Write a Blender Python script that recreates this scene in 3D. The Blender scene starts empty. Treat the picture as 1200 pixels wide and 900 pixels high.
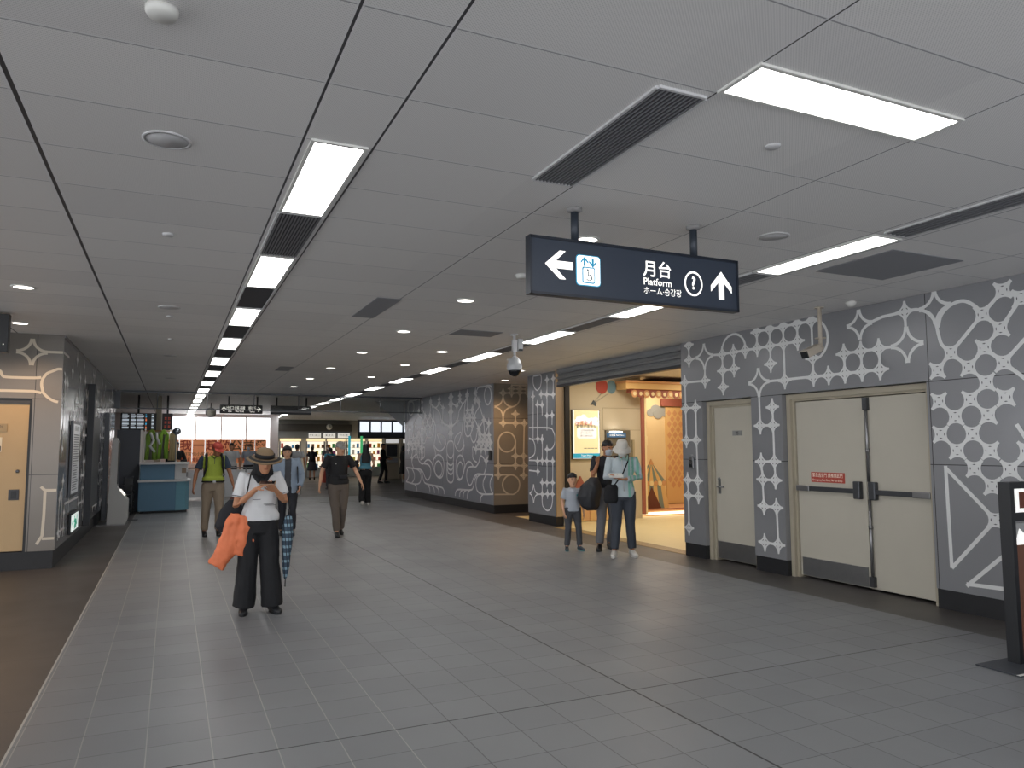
import bpy, bmesh, math, random
from mathutils import Vector, Matrix, noise, Quaternion
random.seed(7)
SC = bpy.context.scene
COL = SC.collection
V = Vector
PI = math.pi
B_STROKES=[[(17.64,3.0),(17.5,3.16),(17.18,3.19),(16.85,3.17),(16.65,3.08),(16.61,2.93),(16.6,2.18)],[(16.65,2.86),(16.67,2.78),(16.72,2.71),(16.79,2.66),(16.87,2.65),(16.95,2.67),(17.02,2.73),(17.07,2.8),(17.09,2.89),(17.07,2.97),(17.02,3.04),(16.95,3.08),(16.87,3.09),(16.79,3.07),(16.71,3.02),(16.67,2.94),(16.65,2.86)],[(18.27,2.93),(18.42,2.76),(18.47,2.6),(18.52,2.37),(18.62,2.15),(18.59,1.87),(18.52,1.67),(18.72,1.52),(18.94,1.5),(19.14,1.6),(19.23,1.74),(19.14,1.89),(18.81,1.99),(18.72,1.96),(18.85,1.78),(18.98,1.67)],[(18.6,2.77),(18.73,2.68),(18.88,2.57),(18.95,2.39),(19.15,2.26),(19.45,2.19)],[(18.43,2.37),(18.47,2.1),(18.36,1.92),(18.19,1.88),(18.02,1.94),(17.9,2.13),(17.76,2.35)],[(18.02,1.91),(17.93,1.77),(17.8,1.72),(17.66,1.79),(17.52,2.03),(17.35,1.92)],[(18.82,2.9),(18.73,2.82),(18.6,2.77),(18.47,2.81),(18.27,2.93)],[(17.46,2.75),(17.38,2.66),(17.64,2.5),(17.76,2.35)],[(17.68,2.81),(17.46,2.71),(17.29,2.5),(17.12,2.28)],[(18.55,0.97),(18.57,0.89),(18.62,0.81),(18.69,0.76),(18.78,0.74),(18.87,0.75),(18.95,0.8),(19.0,0.87),(19.02,0.96),(19.0,1.05),(18.95,1.12),(18.87,1.18),(18.78,1.2),(18.69,1.18),(18.62,1.13),(18.57,1.06),(18.55,0.97)],[(19.06,0.81),(19.12,1.09),(19.06,1.27),(18.88,1.37),(18.69,1.37),(18.51,1.26),(18.46,1.1),(18.54,0.9),(18.74,0.74),(18.92,0.72),(19.06,0.81)],[(18.59,1.26),(18.59,1.46),(18.46,1.67)],[(18.46,1.01),(18.34,1.15),(18.18,1.22),(17.99,1.2),(17.81,1.1),(17.64,1.1),(17.46,1.21),(17.38,1.34),(17.29,1.38),(17.12,1.32),(17.01,1.22),(16.98,1.09),(17.12,0.91)],[(17.81,1.1),(18.14,1.07),(18.29,0.95),(18.29,0.77),(18.17,0.64),(18.06,0.61),(17.93,0.67),(17.78,0.83),(17.58,0.91),(17.29,0.92)],[(17.87,1.47),(17.87,1.33),(17.75,1.25),(17.58,1.21)],[(17.64,1.55),(17.87,1.6),(17.87,1.47)],[(16.53,0.47),(17.18,0.43),(17.52,0.48),(17.64,0.62),(17.59,0.8),(17.43,0.89),(17.18,0.92),(16.53,0.93)],[(16.96,0.92),(17.12,0.79),(17.17,0.66),(17.09,0.53),(16.96,0.45)],[(16.53,0.92),(16.68,0.81),(16.73,0.68),(16.66,0.56),(16.53,0.46)],[(19.16,0.27),(19.11,0.39),(18.89,0.46),(18.02,0.49),(17.82,0.59),(17.73,0.77),(17.58,0.88)],[(18.83,0.26),(18.78,0.39),(18.61,0.46)],[(18.56,0.25),(18.51,0.39),(18.33,0.48)],[(18.26,0.24),(18.22,0.39),(18.06,0.49)],[(17.35,0.23),(17.31,0.35),(17.16,0.43)],[(19.53,1.78),(19.36,1.74),(19.29,1.6),(19.3,1.44),(19.41,1.32),(19.52,1.29)],[(19.52,1.09),(19.37,1.14),(19.3,1.27),(19.3,1.46)],[(19.52,0.96),(19.37,1.01),(19.3,1.18)],[(19.52,0.84),(19.37,0.89),(19.3,1.04)],[(19.52,0.61),(19.36,0.66),(19.3,0.8),(19.3,1.18)]]
B_NODES=[(18.27,3.23),(18.27,2.95),(18.82,3.21),(18.82,2.9),(17.68,3.05),(17.68,2.82),(18.24,2.57),(17.9,2.57),(18.43,2.37),(18.07,2.37),(17.76,2.35),(18.24,2.16),(17.9,2.15),(19.46,3.22),(19.46,3.05),(19.45,2.81),(19.05,2.73),(19.45,2.58),(19.02,2.32),(19.45,2.19),(19.45,1.97),(17.46,2.75),(17.12,2.28),(16.79,2.18),(16.79,1.89),(17.46,2.07),(17.35,1.92),(17.07,1.89),(17.64,1.55),(17.46,1.73),(17.18,1.73),(16.9,1.72),(17.29,1.55),(17.01,1.55),(16.69,1.71),(16.69,1.51),(16.96,1.26)]
B_CENTRE=19.52
E_NODES=[(7.58,3.15),(7.8,3.16),(8.01,3.17),(7.35,2.92),(7.58,2.93),(7.8,2.94),(8.01,2.94),(7.68,2.41),(7.35,2.18),(7.68,2.18),(7.92,2.18),(7.68,1.38),(7.9,1.38),(7.22,1.15),(7.68,1.15),(7.91,1.14),(7.22,0.92),(7.9,0.9)]
E_STROKES=[[(7.58,3.15),(8.01,3.17)],[(7.35,2.92),(8.01,2.94)],[(7.58,3.15),(7.58,2.93)],[(7.8,3.16),(7.8,2.94)],[(7.68,2.41),(7.68,2.18)],[(7.35,2.18),(7.92,2.18)],[(7.92,2.18),(7.9,1.38)],[(7.9,1.38),(7.9,0.9)],[(7.11,1.15),(8.0,1.14)],[(7.68,1.72),(7.68,1.15)],[(7.68,1.38),(8.0,1.38)],[(7.22,1.72),(7.22,0.92)],[(7.35,2.37),(7.35,2.18)],[(7.35,2.92),(7.35,2.8)],[(7.68,1.72),(7.67,1.66),(7.65,1.6),(7.61,1.55),(7.57,1.51),(7.51,1.49),(7.45,1.48),(7.39,1.49),(7.34,1.51),(7.29,1.55),(7.25,1.6),(7.23,1.66),(7.22,1.72),(7.23,1.78),(7.25,1.84),(7.29,1.89),(7.34,1.93),(7.39,1.95),(7.45,1.96),(7.51,1.95),(7.57,1.93),(7.61,1.89),(7.65,1.84),(7.67,1.78),(7.68,1.72)],[(7.79,0.68),(7.78,0.62),(7.76,0.56),(7.72,0.51),(7.68,0.48),(7.62,0.45),(7.56,0.45),(7.5,0.46),(7.45,0.48),(7.4,0.52),(7.36,0.57),(7.34,0.63),(7.33,0.69),(7.34,0.75),(7.37,0.81),(7.4,0.85),(7.45,0.89),(7.5,0.91),(7.56,0.92),(7.62,0.91),(7.68,0.88),(7.72,0.85),(7.76,0.8),(7.78,0.74),(7.79,0.68)],[(7.11,0.93),(7.59,0.92)],[(7.11,0.46),(7.58,0.45)],[(7.8,2.94),(7.8,2.77),(7.73,2.65),(7.62,2.59),(7.49,2.57)]]
E_STAR=[(7.35,2.58)]
P_NODES=[(13.67,3.05),(13.39,3.03),(13.94,2.71),(13.68,2.69),(13.4,2.67),(14.33,2.69),(14.12,2.5),(13.9,2.48),(13.68,2.25),(13.45,2.25),(14.11,1.77),(13.91,1.76),(13.69,1.55),(14.13,1.3),(13.91,1.31),(13.7,1.31),(13.44,1.31),(14.12,1.08),(13.92,0.85),(13.7,0.86),(13.45,0.87),(13.92,0.61),(13.68,0.63),(13.46,0.64)]
P_STROKES=[[(13.93,3.02),(13.95,2.94),(13.99,2.87),(14.06,2.83),(14.13,2.81),(14.21,2.84),(14.27,2.89),(14.32,2.97),(14.33,3.06),(14.31,3.14),(14.27,3.21),(14.2,3.25),(14.13,3.27),(14.05,3.24),(13.99,3.19),(13.95,3.11),(13.93,3.02)],[(13.67,3.05),(13.69,1.94)],[(13.39,3.03),(13.4,2.67)],[(13.94,2.71),(13.4,2.67)],[(14.12,2.5),(14.13,1.77)],[(13.9,2.48),(13.9,2.26)],[(13.45,2.25),(13.46,2.05)],[(14.12,2.5),(13.9,2.48)],[(13.68,2.25),(13.45,2.25)],[(14.54,2.02),(13.6,1.99),(13.41,1.91),(13.34,1.78),(13.38,1.64),(13.52,1.55),(13.69,1.55)],[(14.54,1.79),(14.34,1.74),(14.25,1.61),(14.29,1.44),(14.55,1.35)],[(13.9,1.86),(13.91,1.31)],[(14.55,1.31),(13.44,1.31)],[(14.13,1.3),(14.12,1.08)],[(14.55,1.09),(14.12,1.08)],[(14.54,1.77),(13.91,1.76)],[(13.69,1.55),(13.7,0.86)],[(13.44,1.31),(13.46,0.64)],[(13.92,0.85),(13.45,0.87)],[(13.92,0.85),(13.93,0.44),(13.84,0.33),(13.69,0.29),(13.54,0.35),(13.47,0.49),(13.46,0.64)],[(14.12,0.6),(13.46,0.64)],[(14.32,2.82),(14.34,1.79)]]
P_STAR=[(14.33,0.6)]
L_STAR=[(-1.75,2.91)]
L_STROKES=[[(-1.58,2.91),(-1.31,2.91)],[(-2.39,2.64),(-2.19,2.64),(-2.1,2.63),(-2.07,2.57),(-2.01,2.55),(-1.72,2.55),(-1.63,2.56)],[(-2.38,2.37),(-2.09,2.37),(-1.71,2.37),(-1.62,2.35)],[(-1.42,2.23),(-1.46,2.24),(-1.5,2.26),(-1.54,2.29),(-1.57,2.32),(-1.6,2.36),(-1.61,2.4),(-1.62,2.45),(-1.62,2.5),(-1.61,2.54),(-1.59,2.58),(-1.56,2.62),(-1.52,2.64),(-1.48,2.66),(-1.44,2.68),(-1.39,2.68)],[(-1.57,1.09),(-1.52,1.04),(-1.35,1.04)],[(-1.52,1.04),(-1.52,0.71),(-1.53,0.44),(-1.59,0.33)],[(-1.53,0.4),(-1.36,0.4)]]


# ------------------------------------------------------------------ materials
MATS = {}
def nm(name):
    m = bpy.data.materials.new(name); m.use_nodes = True
    return m, m.node_tree, m.node_tree.nodes['Principled BSDF']
def mat(name, col, rough=.6, metal=0., emit=0., var=0., vscale=4., bump=0., bscale=60., ecol=None, spec=.5, alpha=1., trans=0., coat=0.):
    if name in MATS: return MATS[name]
    m, nt, p = nm(name)
    p.inputs['Base Color'].default_value = (*col, 1)
    p.inputs['Roughness'].default_value = rough
    p.inputs['Metallic'].default_value = metal
    p.inputs['Specular IOR Level'].default_value = spec
    if coat: p.inputs['Coat Weight'].default_value = coat; p.inputs['Coat Roughness'].default_value = .12
    if trans: p.inputs['Transmission Weight'].default_value = trans
    if alpha < 1: p.inputs['Alpha'].default_value = alpha
    if emit:
        p.inputs['Emission Color'].default_value = (*(ecol or col), 1)
        p.inputs['Emission Strength'].default_value = emit
    tc = None
    if var:
        tc = nt.nodes.new('ShaderNodeTexCoord'); n = nt.nodes.new('ShaderNodeTexNoise')
        n.inputs['Scale'].default_value = vscale; n.inputs['Detail'].default_value = 4
        nt.links.new(tc.outputs['Object'], n.inputs['Vector'])
        mx = nt.nodes.new('ShaderNodeMix'); mx.data_type = 'RGBA'
        mx.inputs[6].default_value = (*[max(0, c*(1-var)) for c in col], 1)
        mx.inputs[7].default_value = (*[min(1, c*(1+var)) for c in col], 1)
        nt.links.new(n.outputs['Fac'], mx.inputs[0]); nt.links.new(mx.outputs[2], p.inputs['Base Color'])
    if bump:
        if tc is None: tc = nt.nodes.new('ShaderNodeTexCoord')
        n2 = nt.nodes.new('ShaderNodeTexNoise'); n2.inputs['Scale'].default_value = bscale
        nt.links.new(tc.outputs['Object'], n2.inputs['Vector'])
        b = nt.nodes.new('ShaderNodeBump'); b.inputs['Strength'].default_value = bump
        nt.links.new(n2.outputs['Fac'], b.inputs['Height']); nt.links.new(b.outputs['Normal'], p.inputs['Normal'])
    MATS[name] = m
    return m
def hx(h):
    c = [int(h[i:i+2], 16)/255 for i in (0, 2, 4)]
    return tuple(x/12.92 if x <= .04045 else ((x+.055)/1.055)**2.4 for x in c)

class NT:
    def __init__(s, nt): s.nt = nt
    def m(s, op, a, b=None, c=None):
        n = s.nt.nodes.new('ShaderNodeMath'); n.operation = op
        for i, v in enumerate((a, b, c)):
            if v is None: continue
            if isinstance(v, (int, float)): n.inputs[i].default_value = v
            else: s.nt.links.new(v, n.inputs[i])
        return n.outputs[0]
    def mix(s, f, a, b):
        n = s.nt.nodes.new('ShaderNodeMix'); n.data_type = 'RGBA'
        for i, v in ((0, f), (6, a), (7, b)):
            if isinstance(v, (int, float)): n.inputs[i].default_value = v
            elif isinstance(v, tuple): n.inputs[i].default_value = (*v, 1)
            else: s.nt.links.new(v, n.inputs[i])
        return n.outputs[2]
    def xyz(s):
        tc = s.nt.nodes.new('ShaderNodeTexCoord'); sp = s.nt.nodes.new('ShaderNodeSeparateXYZ')
        s.nt.links.new(tc.outputs['Object'], sp.inputs[0]); return tc.outputs['Object'], sp.outputs[0], sp.outputs[1], sp.outputs[2]
    def near(s, x, x0, w):     # 1 within w/2 of x0
        return s.m('LESS_THAN', s.m('ABSOLUTE', s.m('SUBTRACT', x, x0)), w/2)
    def grid(s, x, off, pitch, w):   # 1 on the joints of a grid
        f = s.m('FRACT', s.m('DIVIDE', s.m('SUBTRACT', x, off-pitch/2+100*0), pitch))
        return s.m('LESS_THAN', s.m('ABSOLUTE', s.m('SUBTRACT', f, .5)), w/pitch/2)

def ceiling_mat():
    m, nt, p = nm('ceiling_panel'); N = NT(nt); v, x, y, z = N.xyz()
    base = hx('ecebea')
    # perforation dots
    dx = N.m('SINE', N.m('MULTIPLY', x, 2*PI/.014)); dy = N.m('SINE', N.m('MULTIPLY', y, 2*PI/.014))
    dots = N.m('GREATER_THAN', N.m('MULTIPLY', dx, dy), .35)
    noi = nt.nodes.new('ShaderNodeTexNoise'); noi.inputs['Scale'].default_value = .35
    nt.links.new(v, noi.inputs['Vector'])
    # per-panel tint
    wn = nt.nodes.new('ShaderNodeTexWhiteNoise'); wn.noise_dimensions = '2D'
    cb = nt.nodes.new('ShaderNodeCombineXYZ')
    nt.links.new(N.m('FLOOR', N.m('DIVIDE', N.m('ADD', x, .67), 1.25)), cb.inputs[0])
    nt.links.new(N.m('FLOOR', N.m('DIVIDE', N.m('SUBTRACT', y, 2.46), .6150)), cb.inputs[1])
    nt.links.new(cb.outputs[0], wn.inputs['Vector'])
    c = N.mix(N.m('MULTIPLY', dots, .35), base, hx('8a8a8e'))
    c = N.mix(N.m('MULTIPLY', wn.outputs[0], .16), c, hx('a9a9ae'))
    c = N.mix(N.m('MULTIPLY', noi.outputs['Fac'], .12), c, hx('b5ab9c'))
    jy = N.grid(y, 2.46, .615, .022); jy2 = N.grid(y, 2.466, .615, .007)
    c = N.mix(N.m('MULTIPLY', jy, .55), c, hx('e4e4e6'))
    c = N.mix(N.m('MULTIPLY', jy2, .8), c, hx('808084'))
    for x0, w, w2 in ((-.67, .05, .02), (.555, .03, .012), (.905, .03, .012), (2.13, .03, .008), (3.38, .025, .007), (4.62, .03, .008), (5.0, .03, .008), (6.22, .03, .008), (-1.93, .05, .015), (-3.2, .05, .015)):
        c = N.mix(N.m('MULTIPLY', N.near(x, x0, w), .6), c, hx('e0e0e2'))
        c = N.mix(N.near(x, x0, w2), c, hx('3a3a3e'))
    nt.links.new(c, p.inputs['Base Color']); p.inputs['Roughness'].default_value = .5; p.inputs['Metallic'].default_value = 0.
    return m
def floor_mat():
    m, nt, p = nm('floor_tile'); N = NT(nt); v, x, y, z = N.xyz()
    P = .32
    wn = nt.nodes.new('ShaderNodeTexWhiteNoise'); wn.noise_dimensions = '2D'; cb = nt.nodes.new('ShaderNodeCombineXYZ')
    nt.links.new(N.m('FLOOR', N.m('DIVIDE', N.m('ADD', x, .07), P)), cb.inputs[0])
    nt.links.new(N.m('FLOOR', N.m('DIVIDE', N.m('SUBTRACT', y, 4.23), P)), cb.inputs[1])
    nt.links.new(cb.outputs[0], wn.inputs['Vector'])
    n1 = nt.nodes.new('ShaderNodeTexNoise'); n1.inputs['Scale'].default_value = 1.1; n1.inputs['Detail'].default_value = 5
    nt.links.new(v, n1.inputs['Vector'])
    n2 = nt.nodes.new('ShaderNodeTexNoise'); n2.inputs['Scale'].default_value = 160; nt.links.new(v, n2.inputs['Vector'])
    c = N.mix(wn.outputs[0], hx('787a7e'), hx('828487'))
    c = N.mix(N.m('MULTIPLY', n1.outputs['Fac'], .45), c, hx('6f6f6e'))
    c = N.mix(N.m('MULTIPLY', n2.outputs['Fac'], .3), c, hx('8f9092'))
    jx = N.grid(x, -.07, P, .006); jy = N.grid(y, 4.23, P, .006)
    c = N.mix(N.m('MULTIPLY', jy, .75), c, hx('434446'))
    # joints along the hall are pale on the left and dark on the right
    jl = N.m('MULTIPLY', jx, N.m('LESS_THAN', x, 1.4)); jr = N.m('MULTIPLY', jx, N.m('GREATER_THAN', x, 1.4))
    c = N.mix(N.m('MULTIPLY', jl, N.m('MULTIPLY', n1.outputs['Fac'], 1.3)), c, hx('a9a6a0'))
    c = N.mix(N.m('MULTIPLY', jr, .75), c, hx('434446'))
    c = N.mix(N.near(x, 2.815, .013), c, hx('161616'))
    c = N.mix(N.near(y, 4.23, .011), c, hx('161616'))
    # dark borders
    dk = N.mix(n2.outputs['Fac'], hx('494543'), hx('565250'))
    dj = N.grid(y, 4.23, 1.28, .008)
    dk = N.mix(N.m('MULTIPLY', dj, .6), dk, hx('2c2a29'))
    edge = N.m('MAXIMUM', N.m('LESS_THAN', x, -.74), N.m('GREATER_THAN', x, 6.3))
    edge = N.m('MAXIMUM', edge, N.m('GREATER_THAN', y, 24.6))
    c = N.mix(edge, c, dk)
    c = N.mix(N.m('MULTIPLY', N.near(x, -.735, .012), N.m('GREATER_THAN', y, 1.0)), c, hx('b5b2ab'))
    nt.links.new(c, p.inputs['Base Color'])
    r = N.m('ADD', .33, N.m('MULTIPLY', n1.outputs['Fac'], .22)); nt.links.new(r, p.inputs['Roughness'])
    p.inputs['Specular IOR Level'].default_value = .45
    b = nt.nodes.new('ShaderNodeBump'); b.inputs['Strength'].default_value = .12; b.inputs['Distance'].default_value = .01
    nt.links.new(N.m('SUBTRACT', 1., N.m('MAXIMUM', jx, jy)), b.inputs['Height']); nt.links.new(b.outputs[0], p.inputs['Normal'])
    return m
def wall_mat(name, col, along='y', joints_z=(1.41, 2.24), joints_a=(), rough=.22, warm=0):
    m, nt, p = nm(name); N = NT(nt); v, x, y, z = N.xyz()
    a = y if along == 'y' else x
    n1 = nt.nodes.new('ShaderNodeTexNoise'); n1.inputs['Scale'].default_value = 2.2
    nt.links.new(v, n1.inputs['Vector'])
    n3 = nt.nodes.new('ShaderNodeTexNoise'); n3.inputs['Scale'].default_value = 220; nt.links.new(v, n3.inputs['Vector'])
    c = N.mix(N.m('MULTIPLY', n1.outputs['Fac'], .3), col, tuple(k*.78 for k in col))
    c = N.mix(N.m('MULTIPLY', n3.outputs['Fac'], .18), c, tuple(k*1.25 for k in col))
    for zz in joints_z: c = N.mix(N.near(z, zz, .008), c, hx('2c2c2f'))
    for aa in joints_a: c = N.mix(N.near(a, aa, .008), c, hx('2c2c2f'))
    nt.links.new(c, p.inputs['Base Color'])
    p.inputs['Roughness'].default_value = rough+.06; p.inputs['Metallic'].default_value = .2; p.inputs['Specular IOR Level'].default_value = .6
    wv = nt.nodes.new('ShaderNodeTexNoise'); wv.inputs['Scale'].default_value = 1.3
    nt.links.new(v, wv.inputs['Vector'])
    b = nt.nodes.new('ShaderNodeBump'); b.inputs['Strength'].default_value = .06; b.inputs['Distance'].default_value = .2
    nt.links.new(wv.outputs['Fac'], b.inputs['Height']); nt.links.new(b.outputs[0], p.inputs['Normal'])
    return m

M_CEIL, M_FLOOR = ceiling_mat(), floor_mat()
GREYW = hx('8a8b8f')
M_WALL = wall_mat('wall_panel_right', GREYW, 'y', (1.41, 2.245), (5.0,))
M_WALLB = wall_mat('wall_panel_block', hx('8d909a'), 'y', (1.2, 2.3), (20.2,), rough=.3)
M_WALLE = wall_mat('wall_panel_end', hx('868077'), 'x', (1.2, 2.3), ())
M_WALLP = wall_mat('wall_panel_pillar', hx('8d8f96'), 'y', (1.2, 2.3), (), rough=.15)
M_WALLL = wall_mat('wall_panel_left', hx('85868a'), 'y', (1.2, 2.4), (13.0, 14.5, 16., 17.5, 19.), rough=.1)
M_WALLLE = wall_mat('wall_panel_left_end', hx('77726c'), 'x', (1.25, 2.27), (-1.69,))
M_PAT = mat('pattern_paint', hx('dfe0e0'), .4)
M_PATB = mat('pattern_paint_block', hx('ececee'), .4)
M_PATE = mat('pattern_paint_end', hx('c9bfae'), .35, .1)
M_SKIRT = mat('skirting_dark', hx('1b1c20'), .5, var=.15, vscale=20)
M_BEIGE = mat('door_paint', hx('b9b4a7'), .55, var=.05, vscale=3)
M_BEIGEF = mat('door_frame_paint', hx('aaa290'), .5, var=.05)
M_STEEL = mat('brushed_steel', hx('8d8d8f'), .32, .85, var=.1, vscale=12)
M_STEELD = mat('dark_steel', hx('55575b'), .4, .8, var=.12, vscale=8)
M_CREAM = mat('left_door_paint', hx('b99f78'), .5, var=.04)
M_BLACK = mat('black_plastic', hx('15171b'), .4)
M_DKGREY = mat('dark_grey_paint', hx('3a3d43'), .5)
M_WHITE = mat('white_paint', hx('dadad6'), .5)
M_SIGN = mat('sign_navy', hx('2a3444'), .45)
M_SIGNE = mat('sign_edge', hx('1d2430'), .35, .2)
M_GLOW = mat('sign_letter_white', hx('ffffff'), .5, emit=.95, ecol=hx('fffaf0'))
M_LIGHT = mat('light_diffuser', (1, 1, 1), .5, emit=9., ecol=(1, .985, .96))
def lamella_light():
    m, nt, p = nm('light_diffuser_lamella'); N = NT(nt); v, x, y, z = N.xyz()
    a = N.m('MULTIPLY', N.grid(y, 0, .08, .014), N.grid(x, .025, .075, .03))
    st = N.m('SUBTRACT', 12., N.m('MULTIPLY', a, 9.7))
    p.inputs['Emission Color'].default_value = (1, .985, .96, 1); nt.links.new(st, p.inputs['Emission Strength'])
    return m
M_LIGHTP = lamella_light()
M_DOWN = mat('downlight_glass', (1, 1, 1), .5, emit=7., ecol=(1, .95, .87))
M_GLASS = None
def glass():
    global M_GLASS
    if M_GLASS: return M_GLASS
    m, nt, p = nm('clear_glass')
    out = nt.nodes['Material Output']; tr = nt.nodes.new('ShaderNodeBsdfTransparent'); gl = nt.nodes.new('ShaderNodeBsdfGlossy')
    tr.inputs[0].default_value = (.86, .87, .86, 1); gl.inputs['Roughness'].default_value = .03
    lw = nt.nodes.new('ShaderNodeFresnel'); lw.inputs[0].default_value = 1.4
    mx = nt.nodes.new('ShaderNodeMixShader'); nt.links.new(lw.outputs[0], mx.inputs[0]); nt.links.new(tr.outputs[0], mx.inputs[1]); nt.links.new(gl.outputs[0], mx.inputs[2])
    nt.links.new(mx.outputs[0], out.inputs[0]); M_GLASS = m; return m

# ------------------------------------------------------------------ mesh helpers
class MB:
    """collects shapes into one mesh, several material slots"""
    def __init__(s): s.bm = bmesh.new(); s.mats = []
    def slot(s, m):
        if m not in s.mats: s.mats.append(m)
        return s.mats.index(m)
    def _tag(s, faces, m):
        i = s.slot(m)
        for f in faces: f.material_index = i
    def box(s, x0, x1, y0, y1, z0, z1, m, M=None, bev=0):
        vs = [s.bm.verts.new(V((x, y, z)) if M is None else M @ V((x, y, z))) for x in (x0, x1) for y in (y0, y1) for z in (z0, z1)]
        fs = [s.bm.faces.new([vs[i] for i in q]) for q in ((0, 1, 3, 2), (4, 6, 7, 5), (0, 4, 5, 1), (2, 3, 7, 6), (0, 2, 6, 4), (1, 5, 7, 3))]
        s._tag(fs, m)
        if bev:
            es = {e for f in fs for e in f.edges}
            r = bmesh.ops.bevel(s.bm, geom=list(es), offset=bev, segments=2, affect='EDGES', profile=.5)
            s._tag(r['faces'], m)
        return s
    def poly(s, pts, m):
        f = s.bm.faces.new([s.bm.verts.new(V(p)) for p in pts]); s._tag([f], m); return s
    def prism(s, pts, d, m):
        """pts: 3d polygon, extruded by vector d"""
        d = V(d); a = [s.bm.verts.new(V(p)) for p in pts]; b = [s.bm.verts.new(V(p)+d) for p in pts]
        fs = [s.bm.faces.new(a), s.bm.faces.new(b[::-1])]
        n = len(a)
        for i in range(n): fs.append(s.bm.faces.new((a[i], b[i], b[(i+1) % n], a[(i+1) % n])))
        s._tag(fs, m); return s
    def tube(s, pts, r, m, n=10, closed=False, caps=True):
        pts = [V(p) for p in pts]; k = len(pts)
        rs = r if isinstance(r, (list, tuple)) else [r]*k
        rings = []; up = None
        for i, p in enumerate(pts):
            if closed: t = pts[(i+1) % k]-pts[i-1]
            else: t = pts[min(i+1, k-1)]-pts[max(i-1, 0)]
            t.normalize()
            if up is None: up = V((0, 0, 1)) if abs(t.z) < .9 else V((1, 0, 0))
            a = t.cross(up).normalized(); up = a.cross(t).normalized()
            rings.append([s.bm.verts.new(p+(a*math.cos(2*PI*j/n)+up*math.sin(2*PI*j/n))*rs[i]) for j in range(n)])
        fs = []
        for i in range(k if closed else k-1):
            A, B = rings[i], rings[(i+1) % k]
            for j in range(n): fs.append(s.bm.faces.new((A[j], A[(j+1) % n], B[(j+1) % n], B[j])))
        if caps and not closed:
            fs.append(s.bm.faces.new(rings[0][::-1])); fs.append(s.bm.faces.new(rings[-1]))
        for f in fs: f.smooth = True
        s._tag(fs, m); return s
    def lathe(s, prof, m, c=(0, 0, 0), n=24, M=None):
        """prof: list of (r, z)"""
        c = V(c); rings = []
        for r, z in prof:
            ring = []
            for j in range(n):
                q = V((r*math.cos(2*PI*j/n), r*math.sin(2*PI*j/n), z))
                ring.append(s.bm.verts.new(c+(M @ q if M else q)))
            rings.append(ring)
        fs = []
        for A, B in zip(rings, rings[1:]):
            for j in range(n): fs.append(s.bm.faces.new((A[j], A[(j+1) % n], B[(j+1) % n], B[j])))
        fs.append(s.bm.faces.new(rings[0][::-1])); fs.append(s.bm.faces.new(rings[-1]))
        for f in fs: f.smooth = True
        s._tag(fs, m); return s
    def ball(s, c, r, m, sc=(1, 1, 1), M=None, seg=14, ring=10):
        mx = Matrix.Translation(V(c)) @ (M.to_4x4() if M else Matrix()) @ Matrix.Diagonal((*[r*k for k in sc], 1))
        g = bmesh.ops.create_uvsphere(s.bm, u_segments=seg, v_segments=ring, radius=1, matrix=mx)
        fs = {f for v in g['verts'] for f in v.link_faces}
        for f in fs: f.smooth = True
        s._tag(fs, m); return s
    def text(s, body, m, size, M, align='CENTER', ex=0., maxw=None, bold=0.):
        c = bpy.data.curves.new('t', 'FONT'); c.body = body; c.size = size; c.align_x = align; c.align_y = 'CENTER'
        c.extrude = ex; c.offset = bold; c.resolution_u = 2
        o = bpy.data.objects.new('t', c); COL.objects.link(o)
        dg = bpy.context.evaluated_depsgraph_get(); me = bpy.data.meshes.new_from_object(o.evaluated_get(dg))
        w = o.dimensions.x
        sx = 1 if not maxw or w <= maxw else maxw/w
        me.transform(M @ Matrix.Diagonal((sx, 1, 1, 1)))
        n0 = len(s.bm.faces); s.bm.from_mesh(me); s.bm.faces.ensure_lookup_table()
        i = s.slot(m)
        for f in s.bm.faces[n0:]: f.material_index = i
        bpy.data.objects.remove(o); bpy.data.curves.remove(c); bpy.data.meshes.remove(me); return s
    def build(s, name, parent=None, fix=True):
        if fix: bmesh.ops.recalc_face_normals(s.bm, faces=s.bm.faces[:])
        me = bpy.data.meshes.new(name); s.bm.to_mesh(me); s.bm.free()
        for m in s.mats: me.materials.append(m)
        o = bpy.data.objects.new(name, me); COL.objects.link(o)
        if parent is not None: link_child(o, parent)
        return o
def link_child(o, parent):
    o.parent = parent
    if parent.name in ROOTM: o.matrix_parent_inverse = ROOTM[parent.name].inverted()
ROOTM = {}
def tag(o, label, cat, group=None, kind=None):
    o['label'] = label; o['category'] = cat
    if group: o['group'] = group
    if kind: o['kind'] = kind
    return o
def thing(name, label, cat, loc=(0, 0, 0), rz=0, group=None):
    """Empty; its children are authored in its local frame when rz/loc are given"""
    o = bpy.data.objects.new(name, None); COL.objects.link(o); o.location = loc; o.rotation_euler = (0, 0, rz); o.empty_display_size = .1
    return tag(o, label, cat, group)
def struct(o): o['kind'] = 'structure'; return o
def dup(root, loc, label=None, group=None):
    r = root.copy(); COL.objects.link(r); r.location = loc
    if label: r['label'] = label
    if group: r['group'] = group
    for ch in list(root.children):
        c = ch.copy(); COL.objects.link(c); c.parent = r
        for g in list(ch.children):
            d = g.copy(); COL.objects.link(d); d.parent = c
    return r
def MX(o, x, y):
    """matrix whose local x,y axes map to given world directions, origin o"""
    x = V(x).normalized(); y = V(y).normalized(); z = x.cross(y)
    return Matrix((( x.x, y.x, z.x, o[0]), (x.y, y.y, z.y, o[1]), (x.z, y.z, z.z, o[2]), (0, 0, 0, 1)))

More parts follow.
